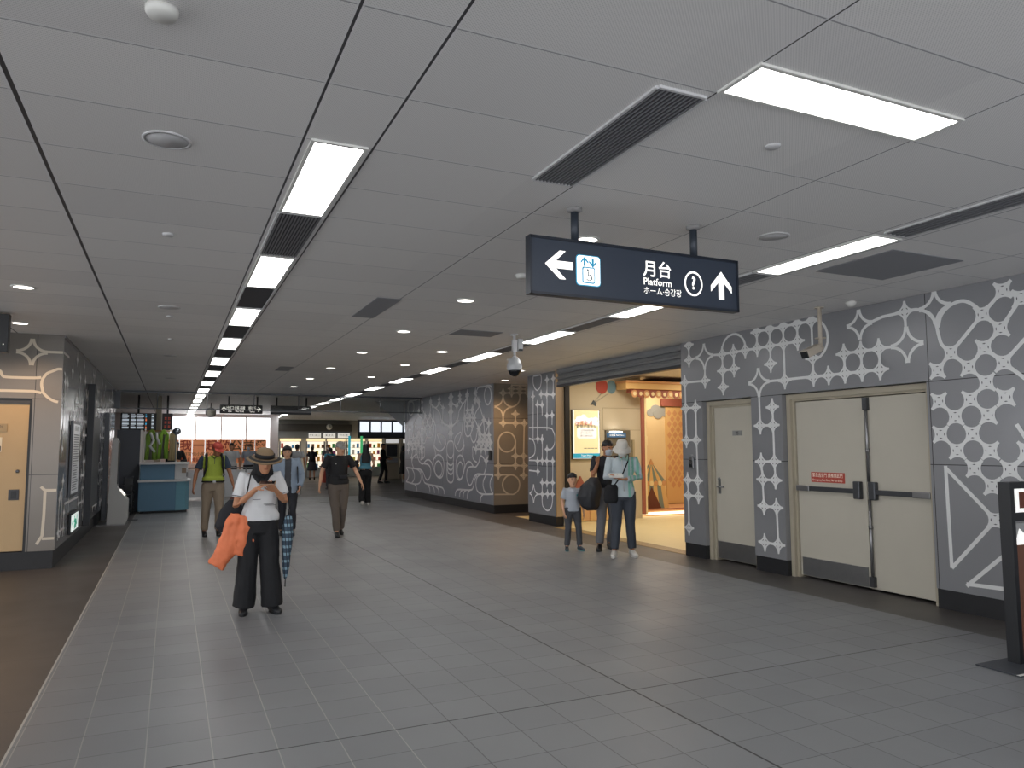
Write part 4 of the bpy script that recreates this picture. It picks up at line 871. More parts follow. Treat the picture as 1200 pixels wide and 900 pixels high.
t = thing('message_display', 'small dark LED board with red dots beside the departure board', 'screen', (-.13, 24, 2.1))
mb = MB(); mb.box(-.27, .01, 24, 24.1, 2.13, 2.62, M_BLACK, bev=.006); local(mb.build('housing'), t)
mb = MB(); LR = mat('led_red', hx('a03a28'), .5, emit=.6)
for i in range(7):
    for j in range(9):
        if (i*j+i) % 3: mb.box(-.235+.032*i, -.215+.032*i, 23.994, 23.999, 2.2+.04*j, 2.225+.04*j, LR)
local(mb.build('led_dots'), t)
mb = MB(); mb.tube([(-.13, 24.05, 2.6), (-.13, 24.05, HC)], .03, M_BLACK); local(mb.build('hanger'), t)
mb = MB(); mb.box(-.45, -.29, 24.3, 24.6, 0, HC, mat('column_beige', hx('a39a88'), .6)); struct(mb.build('trim_2'))
# clock
CKX = 1.2
t = thing('ceiling_clock', 'distant round clock hanging below the ceiling', 'clock', (CKX, 27.5, 2.65))
mb = MB(); mb.lathe([(.17, 0), (.17, .06)], M_DKGREY, (CKX, 27.5, 2.82), 28, Matrix.Rotation(PI/2, 3, 'X')); mb.tube([(CKX, 27.47, 2.96), (CKX, 27.47, HC)], .015, M_DKGREY); local(mb.build('case'), t)
mb = MB(); mb.lathe([(.15, 0), (.15, .004)], mat('clock_face', hx('b8b4a8'), .5), (CKX, 27.438, 2.82), 28, Matrix.Rotation(PI/2, 3, 'X'))
mb.box(CKX-.004, CKX+.004, 27.428, 27.432, 2.82, 2.93, M_BLACK); mb.box(CKX, CKX+.07, 27.428, 27.432, 2.816, 2.824, M_BLACK)
for k in range(12): mb.box(CKX+.13*math.sin(k*PI/6)-.006, CKX+.13*math.sin(k*PI/6)+.006, 27.428, 27.432, 2.82+.13*math.cos(k*PI/6)-.006, 2.82+.13*math.cos(k*PI/6)+.006, M_BLACK)
local(mb.build('face'), t)

# ================================================================== SERVICE DESK GROUP
M_DB = mat('desk_blue', hx('4d7590'), .45); M_DBL = mat('desk_blue_light', hx('6292a4'), .45); M_DW = mat('desk_white', hx('c4c6c8'), .45)
t = thing('service_desk', 'blue and white service counter with a rounded right end', 'counter', (-.17, 20.6, 0))
mb = MB(); mb.box(-.70, .14, 20.3, 21.0, .06, .77, M_DB, bev=.01)
pts = [(.14, 20.3, .06), (.36, 20.42, .06), (.44, 20.6, .06), (.44, 21.0, .06), (.14, 21.0, .06)]
mb.prism(pts, (0, 0, .71), M_DBL); local(mb.build('lower_body'), t)
mb = MB(); mb.prism([(-.72, 20.27, .77), (.15, 20.27, .77), (.38, 20.39, .77), (.47, 20.58, .77), (.47, 21.02, .77), (-.72, 21.02, .77)], (0, 0, .05), M_DW); local(mb.build('ledge'), t)
mb = MB(); mb.box(-.68, .1, 20.42, 21.0, .82, 1.2, M_DB, bev=.008); mb.box(.1, .4, 20.5, 21.0, .82, 1.2, M_DW, bev=.008); local(mb.build('upper_body'), t)
mb = MB(); mb.prism([(-.7, 20.34, 1.2), (.15, 20.34, 1.2), (.38, 20.44, 1.2), (.44, 20.55, 1.2), (.44, 21.02, 1.2), (-.7, 21.02, 1.2)], (0, 0, .05), M_DW); local(mb.build('countertop'), t)
mb = MB(); mb.box(-.66, .4, 20.45, 20.95, 0, .06, M_SKIRT); local(mb.build('plinth'), t)
for x, y in ((-.6, 20.4), (.3, 20.5)):
    mb = MB(); mb.lathe([(.03, 0), (.03, .02)], M_BLACK, (x, y, .035), 12, Matrix.Rotation(PI/2, 3, 'Y')); local(mb.build('caster'), t)
mb = MB(); mb.box(.26, .36, 20.47, 20.5, .98, 1.1, mat('card_brown', hx('8d7a68'), .6)); mb.box(.37, .39, 20.47, 20.5, .88, 1.0, M_DKGREY); local(mb.build('card_holder'), t)
# garment rack behind the desk with clothes
t = thing('garment_rack', 'wooden-railed garment rack behind the blue counter', 'rack', (-.25, 21.4, 0))
WD = mat('rack_wood', hx('9a7648'), .5)
mb = MB(); mb.tube([(-.62, 21.4, 0.02), (-.62, 21.4, 2.1)], .02, M_WHITE); local(mb.build('upright'), t)
mb = MB(); mb.tube([(.12, 21.4, 0.02), (.12, 21.4, 2.1)], .02, M_WHITE); local(mb.build('upright'), t)
mb = MB(); mb.tube([(-.66, 21.4, 2.05), (.16, 21.4, 2.05)], .018, WD); local(mb.build('rail'), t)
mb = MB(); mb.box(-.66, -.58, 21.2, 21.6, 0, .04, M_WHITE); mb.box(.08, .16, 21.2, 21.6, 0, .04, M_WHITE); local(mb.build('feet'), t)
def garment(x, m, label, w, z1, z0, name='hanging_vest', m2=None, lean=0):
    g = thing(name, label, 'clothing', (x, 21.4, 2.05))
    mb = MB()
    prof = [(0, .02), (.35, -.02), (.95, -.1), (1.0, -.2), (.9, -.4), (1.05, -(2.05-z0))]
    fr, bk = [], []
    n = 14
    rings = []
    for u, z in prof:
        row = []
        for k in range(n+1):
            a = -1+2*k/n; xx = a*w*u; yy = -.05-.03*math.sin(a*9+z*5)*min(1, u*2)
            row.append(mb.bm.verts.new((xx+lean*-z, yy, z)))
        rings.append(row)
    fs = [mb.bm.faces.new((A[k], A[k+1], B[k+1], B[k])) for A, B in zip(rings, rings[1:]) for k in range(n)]
    mb._tag(fs, m)
    if m2:
        for i, f in enumerate(fs):
            if (i // n) >= 2 and (i % n) in (5, 6, 7, 8): f.material_index = mb.slot(m2)
    for f in fs: f.smooth = True
    o = mb.build('cloth', fix=False); o.parent = g
    sm = o.modifiers.new('s', 'SOLIDIFY'); sm.thickness = .03
    mb = MB(); mb.tube([(0, 0, .0), (.03, 0, .03), (.0, 0, .05), (-.02, 0, .03)], .004, M_STEEL, 6); mb.tube([(-w*.8, -.02, -.06), (0, -.02, 0.01), (w*.8, -.02, -.06)], .009, WD, 6); mb.build('hanger').parent = g
garment(-.47, mat('vest_green', hx('7fa040'), .7, var=.2, vscale=9), 'green and grey patterned vest on the left of the garment rack', .14, 2, 1.3, m2=mat('vest_grey', hx('6a675e'), .7))
garment(-.19, mat('vest_lime', hx('86b03c'), .7, var=.1), 'lime green vest hanging in the middle of the garment rack', .13, 2, 1.32, m2=mat('vest_dark', hx('5a594e'), .7))
garment(.04, mat('apron_tan', hx('bfae84'), .7, var=.1), 'long tan apron hanging at the right end of the garment rack', .095, 2, 1.28, 'hanging_apron')
mb = MB(); mb.tube([(-.5, 21.3, 2.0), (-.42, 21.28, 1.8), (-.5, 21.28, 1.65), (-.38, 21.28, 1.5)], .035, M_DW); mb.tube([(-.36, 21.3, 2.0), (-.34, 21.27, 1.85), (-.27, 21.27, 1.7)], .03, M_DW); tag(mb.build('plastic_bag'), 'crumpled white plastic bag hung on the garment rack', 'bag')
t = thing('convex_mirror', 'round grey convex mirror on a stalk above the counter', 'mirror', (.1, 20.8, 1.25))
mb = MB(); mb.tube([(.1, 20.9, 1.25), (.1, 20.9, 1.95), (.02, 20.9, 2.08)], .012, M_STEEL); local(mb.build('stalk'), t)
mb = MB(); mb.lathe([(.1, 0), (.1, .015), (.06, .035), (.001, .04)], mat('mirror_grey', hx('8a9098'), .15, .9), (.12, 20.86, 2.03), 24, Matrix.Rotation(PI/2, 3, 'X')); local(mb.build('mirror'), t)
# grey partition
t = thing('partition_panel', 'tall dark grey partition panel left of the blue counter', 'partition', (-.95, 21.1, 0))
mb = MB(); mb.box(-1.25, -.72, 21.05, 21.15, .0, 2.07, mat('partition_grey', hx('50545c'), .6), bev=.006); local(mb.build('panel'), t)
mb = MB(); mb.box(-.72, -.68, 21.04, 21.16, 0, 2.07, M_WHITE); local(mb.build('edge_post'), t)
mb = MB(); mb.box(-.645, -.62, 21.04, 21.06, 0, 2.0, M_WHITE); tag(mb.build('white_pole'), 'thin white pole standing between partition and garment rack', 'pole')
# kiosk
t = thing('info_kiosk', 'slim white information kiosk with a slanted lower front', 'kiosk', (-1.1, 17.95, 0))
M_K = mat('kiosk_white', hx('b4b5b4'), .4)
mb = MB(); mb.prism([(-1.18, 17.75, 0.0), (-.84, 17.75, 0.0), (-.80, 17.75, .1), (-.80, 17.75, .5), (-1.02, 17.75, .78), (-1.02, 17.75, 1.75), (-1.06, 17.75, 1.82), (-1.13, 17.75, 1.82)], (0, .5, 0), M_K); local(mb.build('body'), t)
mb = MB(); mb.prism([(-1.02, 17.79, .84), (-1.008, 17.79, .84), (-1.008, 17.79, 1.72), (-1.02, 17.79, 1.72)], (0, .42, 0), M_BLACK); local(mb.build('screen'), t)
mb = MB(); mb.prism([(-.87, 17.8, .595), (-.862, 17.8, .602), (-.96, 17.8, .728), (-.968, 17.8, .72)], (0, .4, 0), M_GLOW); local(mb.build('light_bar'), t)
mb = MB(); mb.box(-1.36, -.8, 17.6, 18.35, .0, .012, M_STEEL); local(mb.build('base_plate'), t)
# wheelchair parked
t = thing('wheelchair', 'black folded wheelchair parked between kiosk and counter', 'wheelchair', (-.9, 20.3, 0))
def torus(mb, c, R_, r, m, ax='x', n=28):
    pts = []
    for k in range(n):
        a = 2*PI*k/n
        d = V((0, math.cos(a), math.sin(a))) if ax == 'x' else V((math.cos(a), 0, math.sin(a)))
        pts.append(V(c)+d*R_)
    mb.tube(pts, r, m, 6, closed=True)
for x in (-1.05, -.8):
    mb = MB(); torus(mb, (x, 20.35, .3), .28, .014, M_BLACK); torus(mb, (x-.02, 20.35, .3), .24, .006, M_STEEL)
    for k in range(8): mb.tube([(x, 20.35, .3), (x, 20.35+.27*math.cos(k*PI/4), .3+.27*math.sin(k*PI/4))], .003, M_STEEL, 5)
    local(mb.build('wheel'), t)
mb = MB()
for x in (-1.02, -.83): mb.tube([(x, 20.6, .9), (x, 20.5, .88), (x, 20.5, .5), (x, 20.05, .48), (x, 19.98, .12)], .012, M_STEELD, 8)
mb.tube([(-1.02, 20.45, .2), (-.83, 20.1, .48)], .01, M_STEELD); mb.tube([(-.83, 20.45, .2), (-1.02, 20.1, .48)], .01, M_STEELD); local(mb.build('frame'), t)
mb = MB(); mb.prism([(-1.02, 20.1, .5), (-.925, 20.1, .42), (-.83, 20.1, .5), (-.925, 20.1, .47)], (0, .4, 0), M_BLACK); local(mb.build('seat'), t)
mb = MB(); mb.box(-1.02, -.83, 20.48, 20.5, .55, .86, M_BLACK); local(mb.build('backrest'), t)
for x in (-1.02, -.83):
    mb = MB(); torus(mb, (x, 19.98, .09), .075, .014, M_BLACK); local(mb.build('caster'), t)
    mb = MB(); mb.box(x-.03, x+.03, 20.1, 20.42, .68, .71, M_BLACK); mb.tube([(x, 20.12, .68), (x, 20.12, .48)], .01, M_STEELD); local(mb.build('armrest'), t)
mb = MB(); mb.box(-.83, -.63, 18.5, 18.9, .0, .004, M_DKGREY); tag(mb.build('floor_plate'), 'small dark drain plate in the floor before the counter', 'plate')

# ================================================================== FAR END
M_SKY = mat('window_glow', (1, 1, 1), .5, emit=2.6, ecol=(.95, .98, 1))
t = MB(); t.box(-.1, 4.25, 36.6, 36.8, 0, 1.0, M_WHITE); t.box(-.1, 4.25, 36.6, 36.8, 3.0, HC, M_CEILP); t.box(-6, -.1, 36.6, 36.8, 0, HC, M_CEILP); t.box(4.25, 4.6, 36.6, 36.8, 0, HC, M_CEILP); struct(t.build('wall_far'))
for i in range(4):
    x0 = -.1+1.087*i; mb = MB(); mb.box(x0+.03, x0+1.057, 36.7, 36.72, 1.0, 3.0, M_SKY)
    for a in ((x0, x0+.03), (x0+1.057, x0+1.087)): mb.box(a[0], a[1], 36.66, 36.76, 1.0, 3.0, M_WHITE)
    o = struct(mb.build('window_%d' % (i+1)))
chars = '跟我一起做公益愛'
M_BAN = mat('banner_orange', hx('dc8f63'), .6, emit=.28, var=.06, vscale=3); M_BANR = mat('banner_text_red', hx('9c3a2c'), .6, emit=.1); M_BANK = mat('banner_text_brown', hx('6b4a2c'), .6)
xs = [-.19+.515*k for k in range(9)]
ldesc = ['orange banner panel with one large character, leftmost beside the counter', 'orange banner panel with a large red-brown 我', 'orange banner panel with a large 一', 'orange banner panel with a large 起, behind the red cap', 'orange banner panel with a large 做', 'orange banner panel with a large 公', 'orange banner panel with a large 益', 'orange banner panel at the right end of the row with a large 愛']
for i, ch in enumerate(chars):
    x0 = xs[i]; x1 = xs[i+1]-.035
    t = thing('orange_banner', ldesc[i], 'banner', (xs[i]+.24, 35, .9), 0, 'orange banner panels at the far end')
    mb = MB(); mb.box(x0, x1, 35, 35.03, .92, 1.97, M_BAN); local(mb.build('sheet'), t)
    mb = MB(); F3 = lambda z: MX(((x0+x1)/2, 34.995, z), (1, 0, 0), (0, 0, 1))
    mb.text(ch, M_BANR if i < 5 else M_BANK, .48, F3(1.68), bold=.008); mb.text('這家快餐'[i % 4]+'新好小心'[i % 4]+'家', M_BANK, .17, F3(1.33), maxw=.52); mb.text('捷運幸福'[i % 4]+'讚'+'趣', M_BANR, .19, F3(1.08), maxw=.5, bold=.004); local(mb.build('lettering', fix=False), t)
    mb = MB(); mb.box(x0-.028, x0-.006, 35, 35.06, 0, 2.0, M_WHITE); local(mb.build('support_pole'), t)
t = thing('low_barrier', 'low white glass barrier across the hall in front of the banners', 'barrier', (2.2, 24.4, 0))
M_BARR = mat('barrier_white', hx('d2d4d8'), .4)
for i, x in enumerate((.5, 1.35, 2.2, 3.05)):
    mb = MB(); mb.box(x, x+.8, 24.9, 24.94, .08, .92, M_BARR); local(mb.build('panel'), t)
    mb = MB(); mb.tube([(x-.025, 24.92, 0), (x-.025, 24.92, 1.0)], .02, M_STEEL); local(mb.build('post'), t)
mb = MB(); mb.tube([(.47, 24.92, .98), (3.9, 24.92, .98)], .022, M_STEEL); local(mb.build('handrail'), t)
# far right bulkhead and shops at y = 42
mb = MB(); mb.box(4.6, 16, 42.3, 42.5, 0, HC, mat('far_wall', hx('8d8a84'), .6)); mb.box(4.6, 9.3, 42.0, 42.3, 2.12, 2.9, mat('bulkhead', hx('6f7276'), .5)); mb.box(4.6, 9.3, 41.96, 42.0, 2.5, 2.9, mat('bulkhead_dark', hx('4c4a48'), .5)); struct(mb.build('wall_far_shops'))
mb = MB(); mb.box(4.5, 4.6, 36.8, 42.3, 0, HC, M_CEILP); struct(mb.build('wall_far_side'))
M_SHELFL = mat('shelf_glow', hx('f4efe6'), .5, emit=1.0, ecol=hx('fff2dc'))
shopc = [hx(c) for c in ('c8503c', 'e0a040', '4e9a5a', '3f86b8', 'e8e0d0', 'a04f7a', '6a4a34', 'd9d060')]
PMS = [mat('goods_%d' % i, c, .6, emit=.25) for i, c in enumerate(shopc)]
def shelf_unit(x0, x1, y, z0, z1, label, rows=4, header=None):
    t = thing('display_shelf', label, 'shelf', ((x0+x1)/2, y, 0), 0, 'lit shop shelves at the far end')
    mb = MB(); mb.box(x0, x1, y+.35, y+.4, 0, z1, M_SHELFL); local(mb.build('back_panel'), t)
    mb = MB(); mb.box(x0, x0+.04, y, y+.35, 0, z1, M_STEEL); mb.box(x1-.04, x1, y, y+.35, 0, z1, M_STEEL); mb.box(x0+.04, x1-.04, y, y+.35, 0, z0, M_WHITE); local(mb.build('carcass'), t)
    for r_ in range(rows+1):
        z = z0+(z1-z0-.02)*r_/rows; mb = MB(); mb.box(x0+.04, x1-.04, y, y+.34, z, z+.02, M_WHITE); local(mb.build('shelf'), t)
    if header:
        mb = MB(); mb.box(x0, x1, y-.03, y, z1, z1+.14, header); local(mb.build('header_light'), t)
    return t
rnd = random.Random(11)
HG = mat('header_gold', hx('ffe2ac'), .5, emit=1.1)
units = [(5.3, 6.4), (6.7, 7.7), (7.8, 8.8), (8.9, 9.9), (10.1, 11.1), (11.2, 12.2)]
for i, (a, b) in enumerate(units):
    shelf_unit(a, b, 41.4, .5, 1.95, ordn[i].replace('nearest', 'leftmost')+' lit display shelf from the left at the far shops', 4, HG)
    for r_ in range(4):
        z = .5+1.43*r_/4+.02; k = 0
        x = a+.08
        while x < b-.14:
            w = .09+rnd.random()*.06; h = .14+rnd.random()*.12
            mb = MB(); mb.box(x, x+w, 41.45, 41.6, z, z+h, rnd.choice(PMS), bev=.008); o = mb.build('boxed_goods')
            tag(o, 'small coloured package standing on a lit far shelf', 'package', 'packages on the far shop shelves'); x += w+.1+rnd.random()*.08
# vending machines / kiosks on the right near px 447-470
M_VM = mat('machine_beige', hx('b3a894'), .5)
for i, (x, y) in enumerate(((9.75, 36.5), (10.65, 36.5))):
    t = thing('ticket_machine', ['left beige ticket machine with a dark window by the far shops', 'right beige ticket machine, half behind the block wall'][i], 'machine', (x, y, 0))
    mb = MB(); mb.box(x, x+.75, y, y+.6, 0, 2.05, M_VM, bev=.02); local(mb.build('cabinet'), t)
    mb = MB(); mb.box(x+.12, x+.63, y-.02, y, 1.15, 1.75, M_DKGREY); local(mb.build('window'), t)
    mb = MB(); mb.box(x+.05, x+.7, y-.03, y, 1.82, 2.0, PW); local(mb.build('lit_header'), t)
    mb = MB(); mb.box(x+.1, x+.65, y-.05, y, .85, 1.05, M_STEEL); local(mb.build('tray'), t)
for i, (x, y, c) in enumerate(((8.35, 38.5, '35a0b0'), (9.1, 39.0, '48b070'))):
    mb = MB(); mb.box(x, x+.12, y, y+.05, .9, 2.2, mat('pillar_sign_%d' % i, hx(c), .5, emit=.8)); tag(mb.build('banner_sign'), ['slim teal lit banner sign by the far shops', 'slim green lit banner sign right of the teal one'][i], 'sign')
t = thing('wall_advert', 'row of pale lit window panes above the far right shops', 'panel', (9.9, 39.9, 2.3))
for i in range(5):
    mb = MB(); mb.box(9.3+.62*i, 9.8+.62*i, 40.0, 40.05, 2.45, 3.0, mat('pane_glow', hx('dfe6ee'), .5, emit=1.2)); local(mb.build('pane'), t)
mb = MB(); mb.box(9.2, 12.5, 40.05, 40.15, 2.1, 3.1, M_DKGREY); local(mb.build('backing'), t)
for i in range(3):
    mb = MB(); mb.box(6.9+.8*i, 7.55+.8*i, 41.9, 41.95, 2.15, 2.4, PW); mb.text(('便利商店', '美食街', '伴手禮')[i], M_DKGREY, .16, MX((7.22+.8*i, 41.89, 2.27), (1, 0, 0), (0, 0, 1)), maxw=.6); tag(mb.build('shop_sign'), ['white lit shop sign, left of three on the far bulkhead', 'white lit shop sign, middle of three on the far bulkhead', 'white lit shop sign, right of three on the far bulkhead'][i], 'sign')
mb = MB(); mb.box(6.35, 6.6, 34.5, 35.2, 0, .75, mat('red_crate', hx('b24a3a'), .5), bev=.02); mb.box(6.3, 6.65, 34.45, 35.25, .7, .76, M_BR); tag(mb.build('red_bin'), 'red bin standing on the floor of the far concourse', 'bin')
t = thing('hanging_clock', 'white round clock on the far bulkhead', 'clock', (8.0, 41.9, 2.9))
mb = MB(); mb.lathe([(.16, 0), (.16, .05)], M_WHITE, (8.0, 41.9, 2.75), 24, Matrix.Rotation(PI/2, 3, 'X')); local(mb.build('face'), t)
mb = MB(); mb.box(7.99, 8.01, 41.83, 41.845, 2.75, 2.87, M_BLACK); mb.box(8.0, 8.08, 41.83, 41.845, 2.74, 2.76, M_BLACK); local(mb.build('hands'), t)
mb = MB(); mb.box(7.1, 7.5, 24.0, 24.06, 2.2, HC, mat('gusset_grey', hx('a9abad'), .35, .3)); mb.prism([(6.1, 24.2, HC), (7.1, 24.2, 2.3), (7.1, 24.2, HC)], (0, .04, 0), mat('gusset_grey2', hx('a9abad'), .35, .3)); struct(mb.build('trim_3'))
# outer enclosure far left / right so that no void shows
mb = MB(); mb.box(-6.1, -6, 11.7, 37, 0, HC, M_CEILP); struct(mb.build('wall_outer_left'))
mb = MB(); mb.box(15.9, 16, 8, 48, 0, HC, M_CEILP); struct(mb.build('wall_outer_right'))
mb = MB(); mb.box(12, 12.1, 15.7, 24, 0, HC, M_CEILP); struct(mb.build('wall_passage'))

# ---- totem at the right edge
t = thing('information_totem', 'black framed information stand cut by the right edge', 'stand', (5.75, 3.5, 0))
mb = MB(); mb.box(5.655, 5.70, 3.47, 3.56, 0, 1.325, M_BLACK); mb.box(6.55, 6.60, 3.47, 3.56, 0, 1.325, M_BLACK); mb.box(5.70, 6.55, 3.48, 3.55, 1.29, 1.325, M_BLACK); local(mb.build('frame'), t)
mb = MB(); mb.box(5.70, 6.55, 3.49, 3.54, 1.035, 1.29, M_BLACK); mb.box(5.735, 6.5, 3.482, 3.49, 1.1, 1.275, PW); mb.box(5.775, 6.46, 3.478, 3.482, 1.13, 1.25, M_BR); local(mb.build('header_panel'), t)
mb = MB(); mb.box(5.70, 6.55, 3.5, 3.53, 0.0, .86, mat('totem_brown', hx('6b4534'), .5, var=.2, vscale=6)); mb.box(5.70, 6.55, 3.498, 3.53, .86, 1.02, mat('totem_grey', hx('9a9a9a'), .5)); mb.prism([(5.72, 3.495, .86), (5.95, 3.495, .86), (5.78, 3.495, .98)], (0, .002, 0), PW); local(mb.build('lower_panel'), t)
mb = MB(); mb.box(5.38, 6.7, 3.3, 3.62, .002, .012, M_DKGREY); mb.prism([(5.37, 3.30, .012), (6.7, 3.30, .012), (6.7, 3.325, .012), (5.37, 3.325, .012)], (0, 0, .002), M_WHITE); local(mb.build('base_plate'), t)

# ================================================================== PEOPLE
def skin_mat(name, h): return mat(name, hx(h), .55, var=.06, vscale=12)
SK = skin_mat('skin_warm', 'b5805f'); SK2 = skin_mat('skin_tan', '9c6a4c'); SK3 = skin_mat('skin_light', 'c99a7c')
HAIR = mat('hair_black', hx('17161a'), .5, var=.3, vscale=40, bump=.3, bscale=120)
EYEM = mat('eye_dark', hx('1a1413'), .3); LIPM = mat('lip', hx('8c4a40'), .5); BROWM = mat('brow', hx('241c1a'), .7)
def chain(bm, secs, n=14):
    """secs: list of (point, side vector*rx, front vector*ry): closed loft with rounded ends"""
    rings = []
    for p, a, b in secs:
        rings.append([bm.verts.new(V(p)+a*math.cos(2*PI*k/n)+b*math.sin(2*PI*k/n)) for k in range(n)])
    for A, B in zip(rings, rings[1:]):
        for k in range(n): bm.faces.new((A[k], A[(k+1) % n], B[(k+1) % n], B[k]))
    bm.faces.new(rings[0][::-1]); bm.faces.new(rings[-1])
def limb(bm, pts, rs, flat=1.0, ref=V((0, -1, 0)), n=12):
    pts = [V(p) for p in pts]; secs = []
    for i, p in enumerate(pts):
        t = (pts[min(i+1, len(pts)-1)]-pts[max(i-1, 0)]).normalized()
        a = t.cross(ref)
        if a.length < .2: a = t.cross(V((1, 0, 0)))
        a.normalize(); b = a.cross(t).normalized(); r = rs[i]
        rr = r if isinstance(r, tuple) else (r, r*flat)
        secs.append((p, a*rr[0], b*rr[1]))
    # rounded ends
    t0 = (pts[0]-pts[1]).normalized(); t1 = (pts[-1]-pts[-2]).normalized()
    p, a, b = secs[0]; m0 = max(a.length, b.length)
    q, c, d = secs[-1]; m1 = max(c.length, d.length)
    secs = [(p+t0*m0*.75, a*.45, b*.45), (p+t0*m0*.45, a*.8, b*.8)]+secs+[(q+t1*m1*.45, c*.8, d*.8), (q+t1*m1*.75, c*.45, d*.45)]
    chain(bm, secs, n)
def limb_flat(bm, pts, rs, ref=V((0, -1, 0)), n=14):
    pts = [V(p) for p in pts]; secs = []
    for i, p in enumerate(pts):
        t = (pts[min(i+1, len(pts)-1)]-pts[max(i-1, 0)]).normalized(); a = t.cross(ref)
        if a.length < .2: a = t.cross(V((1, 0, 0)))
        a.normalize(); b = a.cross(t).normalized(); r = rs[i]; rr = r if isinstance(r, tuple) else (r, r)
        secs.append((p, a*rr[0], b*rr[1]))
    chain(bm, secs, n)
def torso(bm, secs, n=18):
    """(centre, rx, ry) with the local side direction sd and front direction fr set by turn"""
    chain(bm, [(p, V((rx, 0, 0)) if sd is None else sd*rx, V((0, ry, 0)) if sd is None else V((-sd.y, sd.x, 0))*ry) for p, rx, ry, sd in secs], n)
def remesh(bm, name, m, parent, voxel=.012, smooth=3, folds=0., fscale=7., seed=0, mats=None, paint=None, mw=None):
    bmesh.ops.recalc_face_normals(bm, faces=bm.faces[:])
    me = bpy.data.meshes.new(name); bm.to_mesh(me); bm.free()
    o = bpy.data.objects.new(name, me); COL.objects.link(o)
    md = o.modifiers.new('r', 'REMESH'); md.mode = 'VOXEL'; md.voxel_size = voxel; md.use_smooth_shade = True
    ms = o.modifiers.new('s', 'SMOOTH'); ms.factor = .5; ms.iterations = smooth
    dg = bpy.context.evaluated_depsgraph_get(); me2 = bpy.data.meshes.new_from_object(o.evaluated_get(dg)); me2.name = name
    o.modifiers.clear(); o.data = me2; bpy.data.meshes.remove(me)
    if folds:
        nr = [v.normal.copy() for v in me2.vertices]
        for v, nn in zip(me2.vertices, nr):
            c = v.co
            f = noise.noise(V((c.x*fscale*1.4+seed, c.y*fscale*1.4, c.z*fscale*.75)))+.5*noise.noise(V((c.x*fscale*3, c.y*fscale*3+seed, c.z*fscale*1.8+c.x*6)))
            v.co = c+nn*f*folds
    me2.materials.clear(); me2.materials.append(m)
    for mm in (mats or []): me2.materials.append(mm)
    if paint:
        for p in me2.polygons: p.material_index = paint(p.center)
    for p in me2.polygons: p.use_smooth = True
    o.parent = parent
    return o
def hand(bm, wr, d, nrm, side, s=1., curl=.35, spread=1., fcurl=None, fat=1.):
    """wr wrist point, d direction towards fingers, nrm palm facing, side: thumb side vector sign"""
    d = V(d).normalized(); nrm = (V(nrm)-d*V(nrm).dot(d)).normalized(); sd = d.cross(nrm)*side
    limb(bm, [wr-d*.01*s, V(wr)+d*.03*s, V(wr)+d*.065*s, V(wr)+d*.085*s], [(.022*s, .018*s), (.034*s, .016*s), (.04*s, .014*s), (.038*s, .012*s)], ref=nrm, n=10)
    for k, (off, L) in enumerate(((.032, .066), (.011, .075), (-.011, .07), (-.031, .054))):
        p = V(wr)+d*.085*s+sd*off*s; c = (fcurl[k] if fcurl else curl); dd = (d+sd*off*2.2*spread).normalized(); ang = 0; pts = [p-d*.02*s, p]
        for j, f in enumerate((.42, .32, .26)):
            ang += c*(1, 1.15, .8)[j]; q = dd*math.cos(ang)+nrm*math.sin(ang); p = p+q*L*f*s; pts.append(p)
        limb(bm, pts, [.0095*s*fat, .0095*s*fat, .009*s*fat, .008*s*fat, .0065*s*fat], n=8)
    b = V(wr)+d*.025*s+sd*.026*s
    td = (d*.65+sd*.7+nrm*.35).normalized(); t2 = (d*.85+sd*.2+nrm*.4).normalized()
    limb(bm, [b-td*.01*s, b+td*.03*s, b+td*.045*s+t2*.012*s, b+td*.05*s+t2*.038*s], [.014*s, .012*s, .0105*s, .008*s], n=8)

def head_parts(bm, C, R3, s=1., n=16):
    """C head centre, R3 rotation; face towards local -y"""
    def P(x, y, z): return V(C)+R3 @ V((x*s, y*s, z*s))
    secs = []
    for z, rx, ry, yo in ((-.118, .018, .02, -.062), (-.108, .036, .042, -.05), (-.085, .052, .064, -.028), (-.05, .062, .08, -.012), (-.01, .070, .091, -.002), (.03, .074, .095, .004), (.065, .070, .088, .006), (.093, .054, .068, .006), (.11, .03, .04, .006), (.115, .01, .014, .006)):
        secs.append((P(0, yo, z), R3 @ V((rx*s, 0, 0)), R3 @ V((0, ry*s, 0))))
    chain(bm, secs, n)
    limb(bm, [P(0, -.09, .018), P(0, -.106, -.012), P(0, -.102, -.03)], [.009*s, .013*s, .014*s], n=8)
    for e in (-1, 1):
        limb(bm, [P(e*.072, .008, .018), P(e*.078, .012, 0), P(e*.071, .004, -.028)], [.013*s, .014*s, .009*s], n=8)
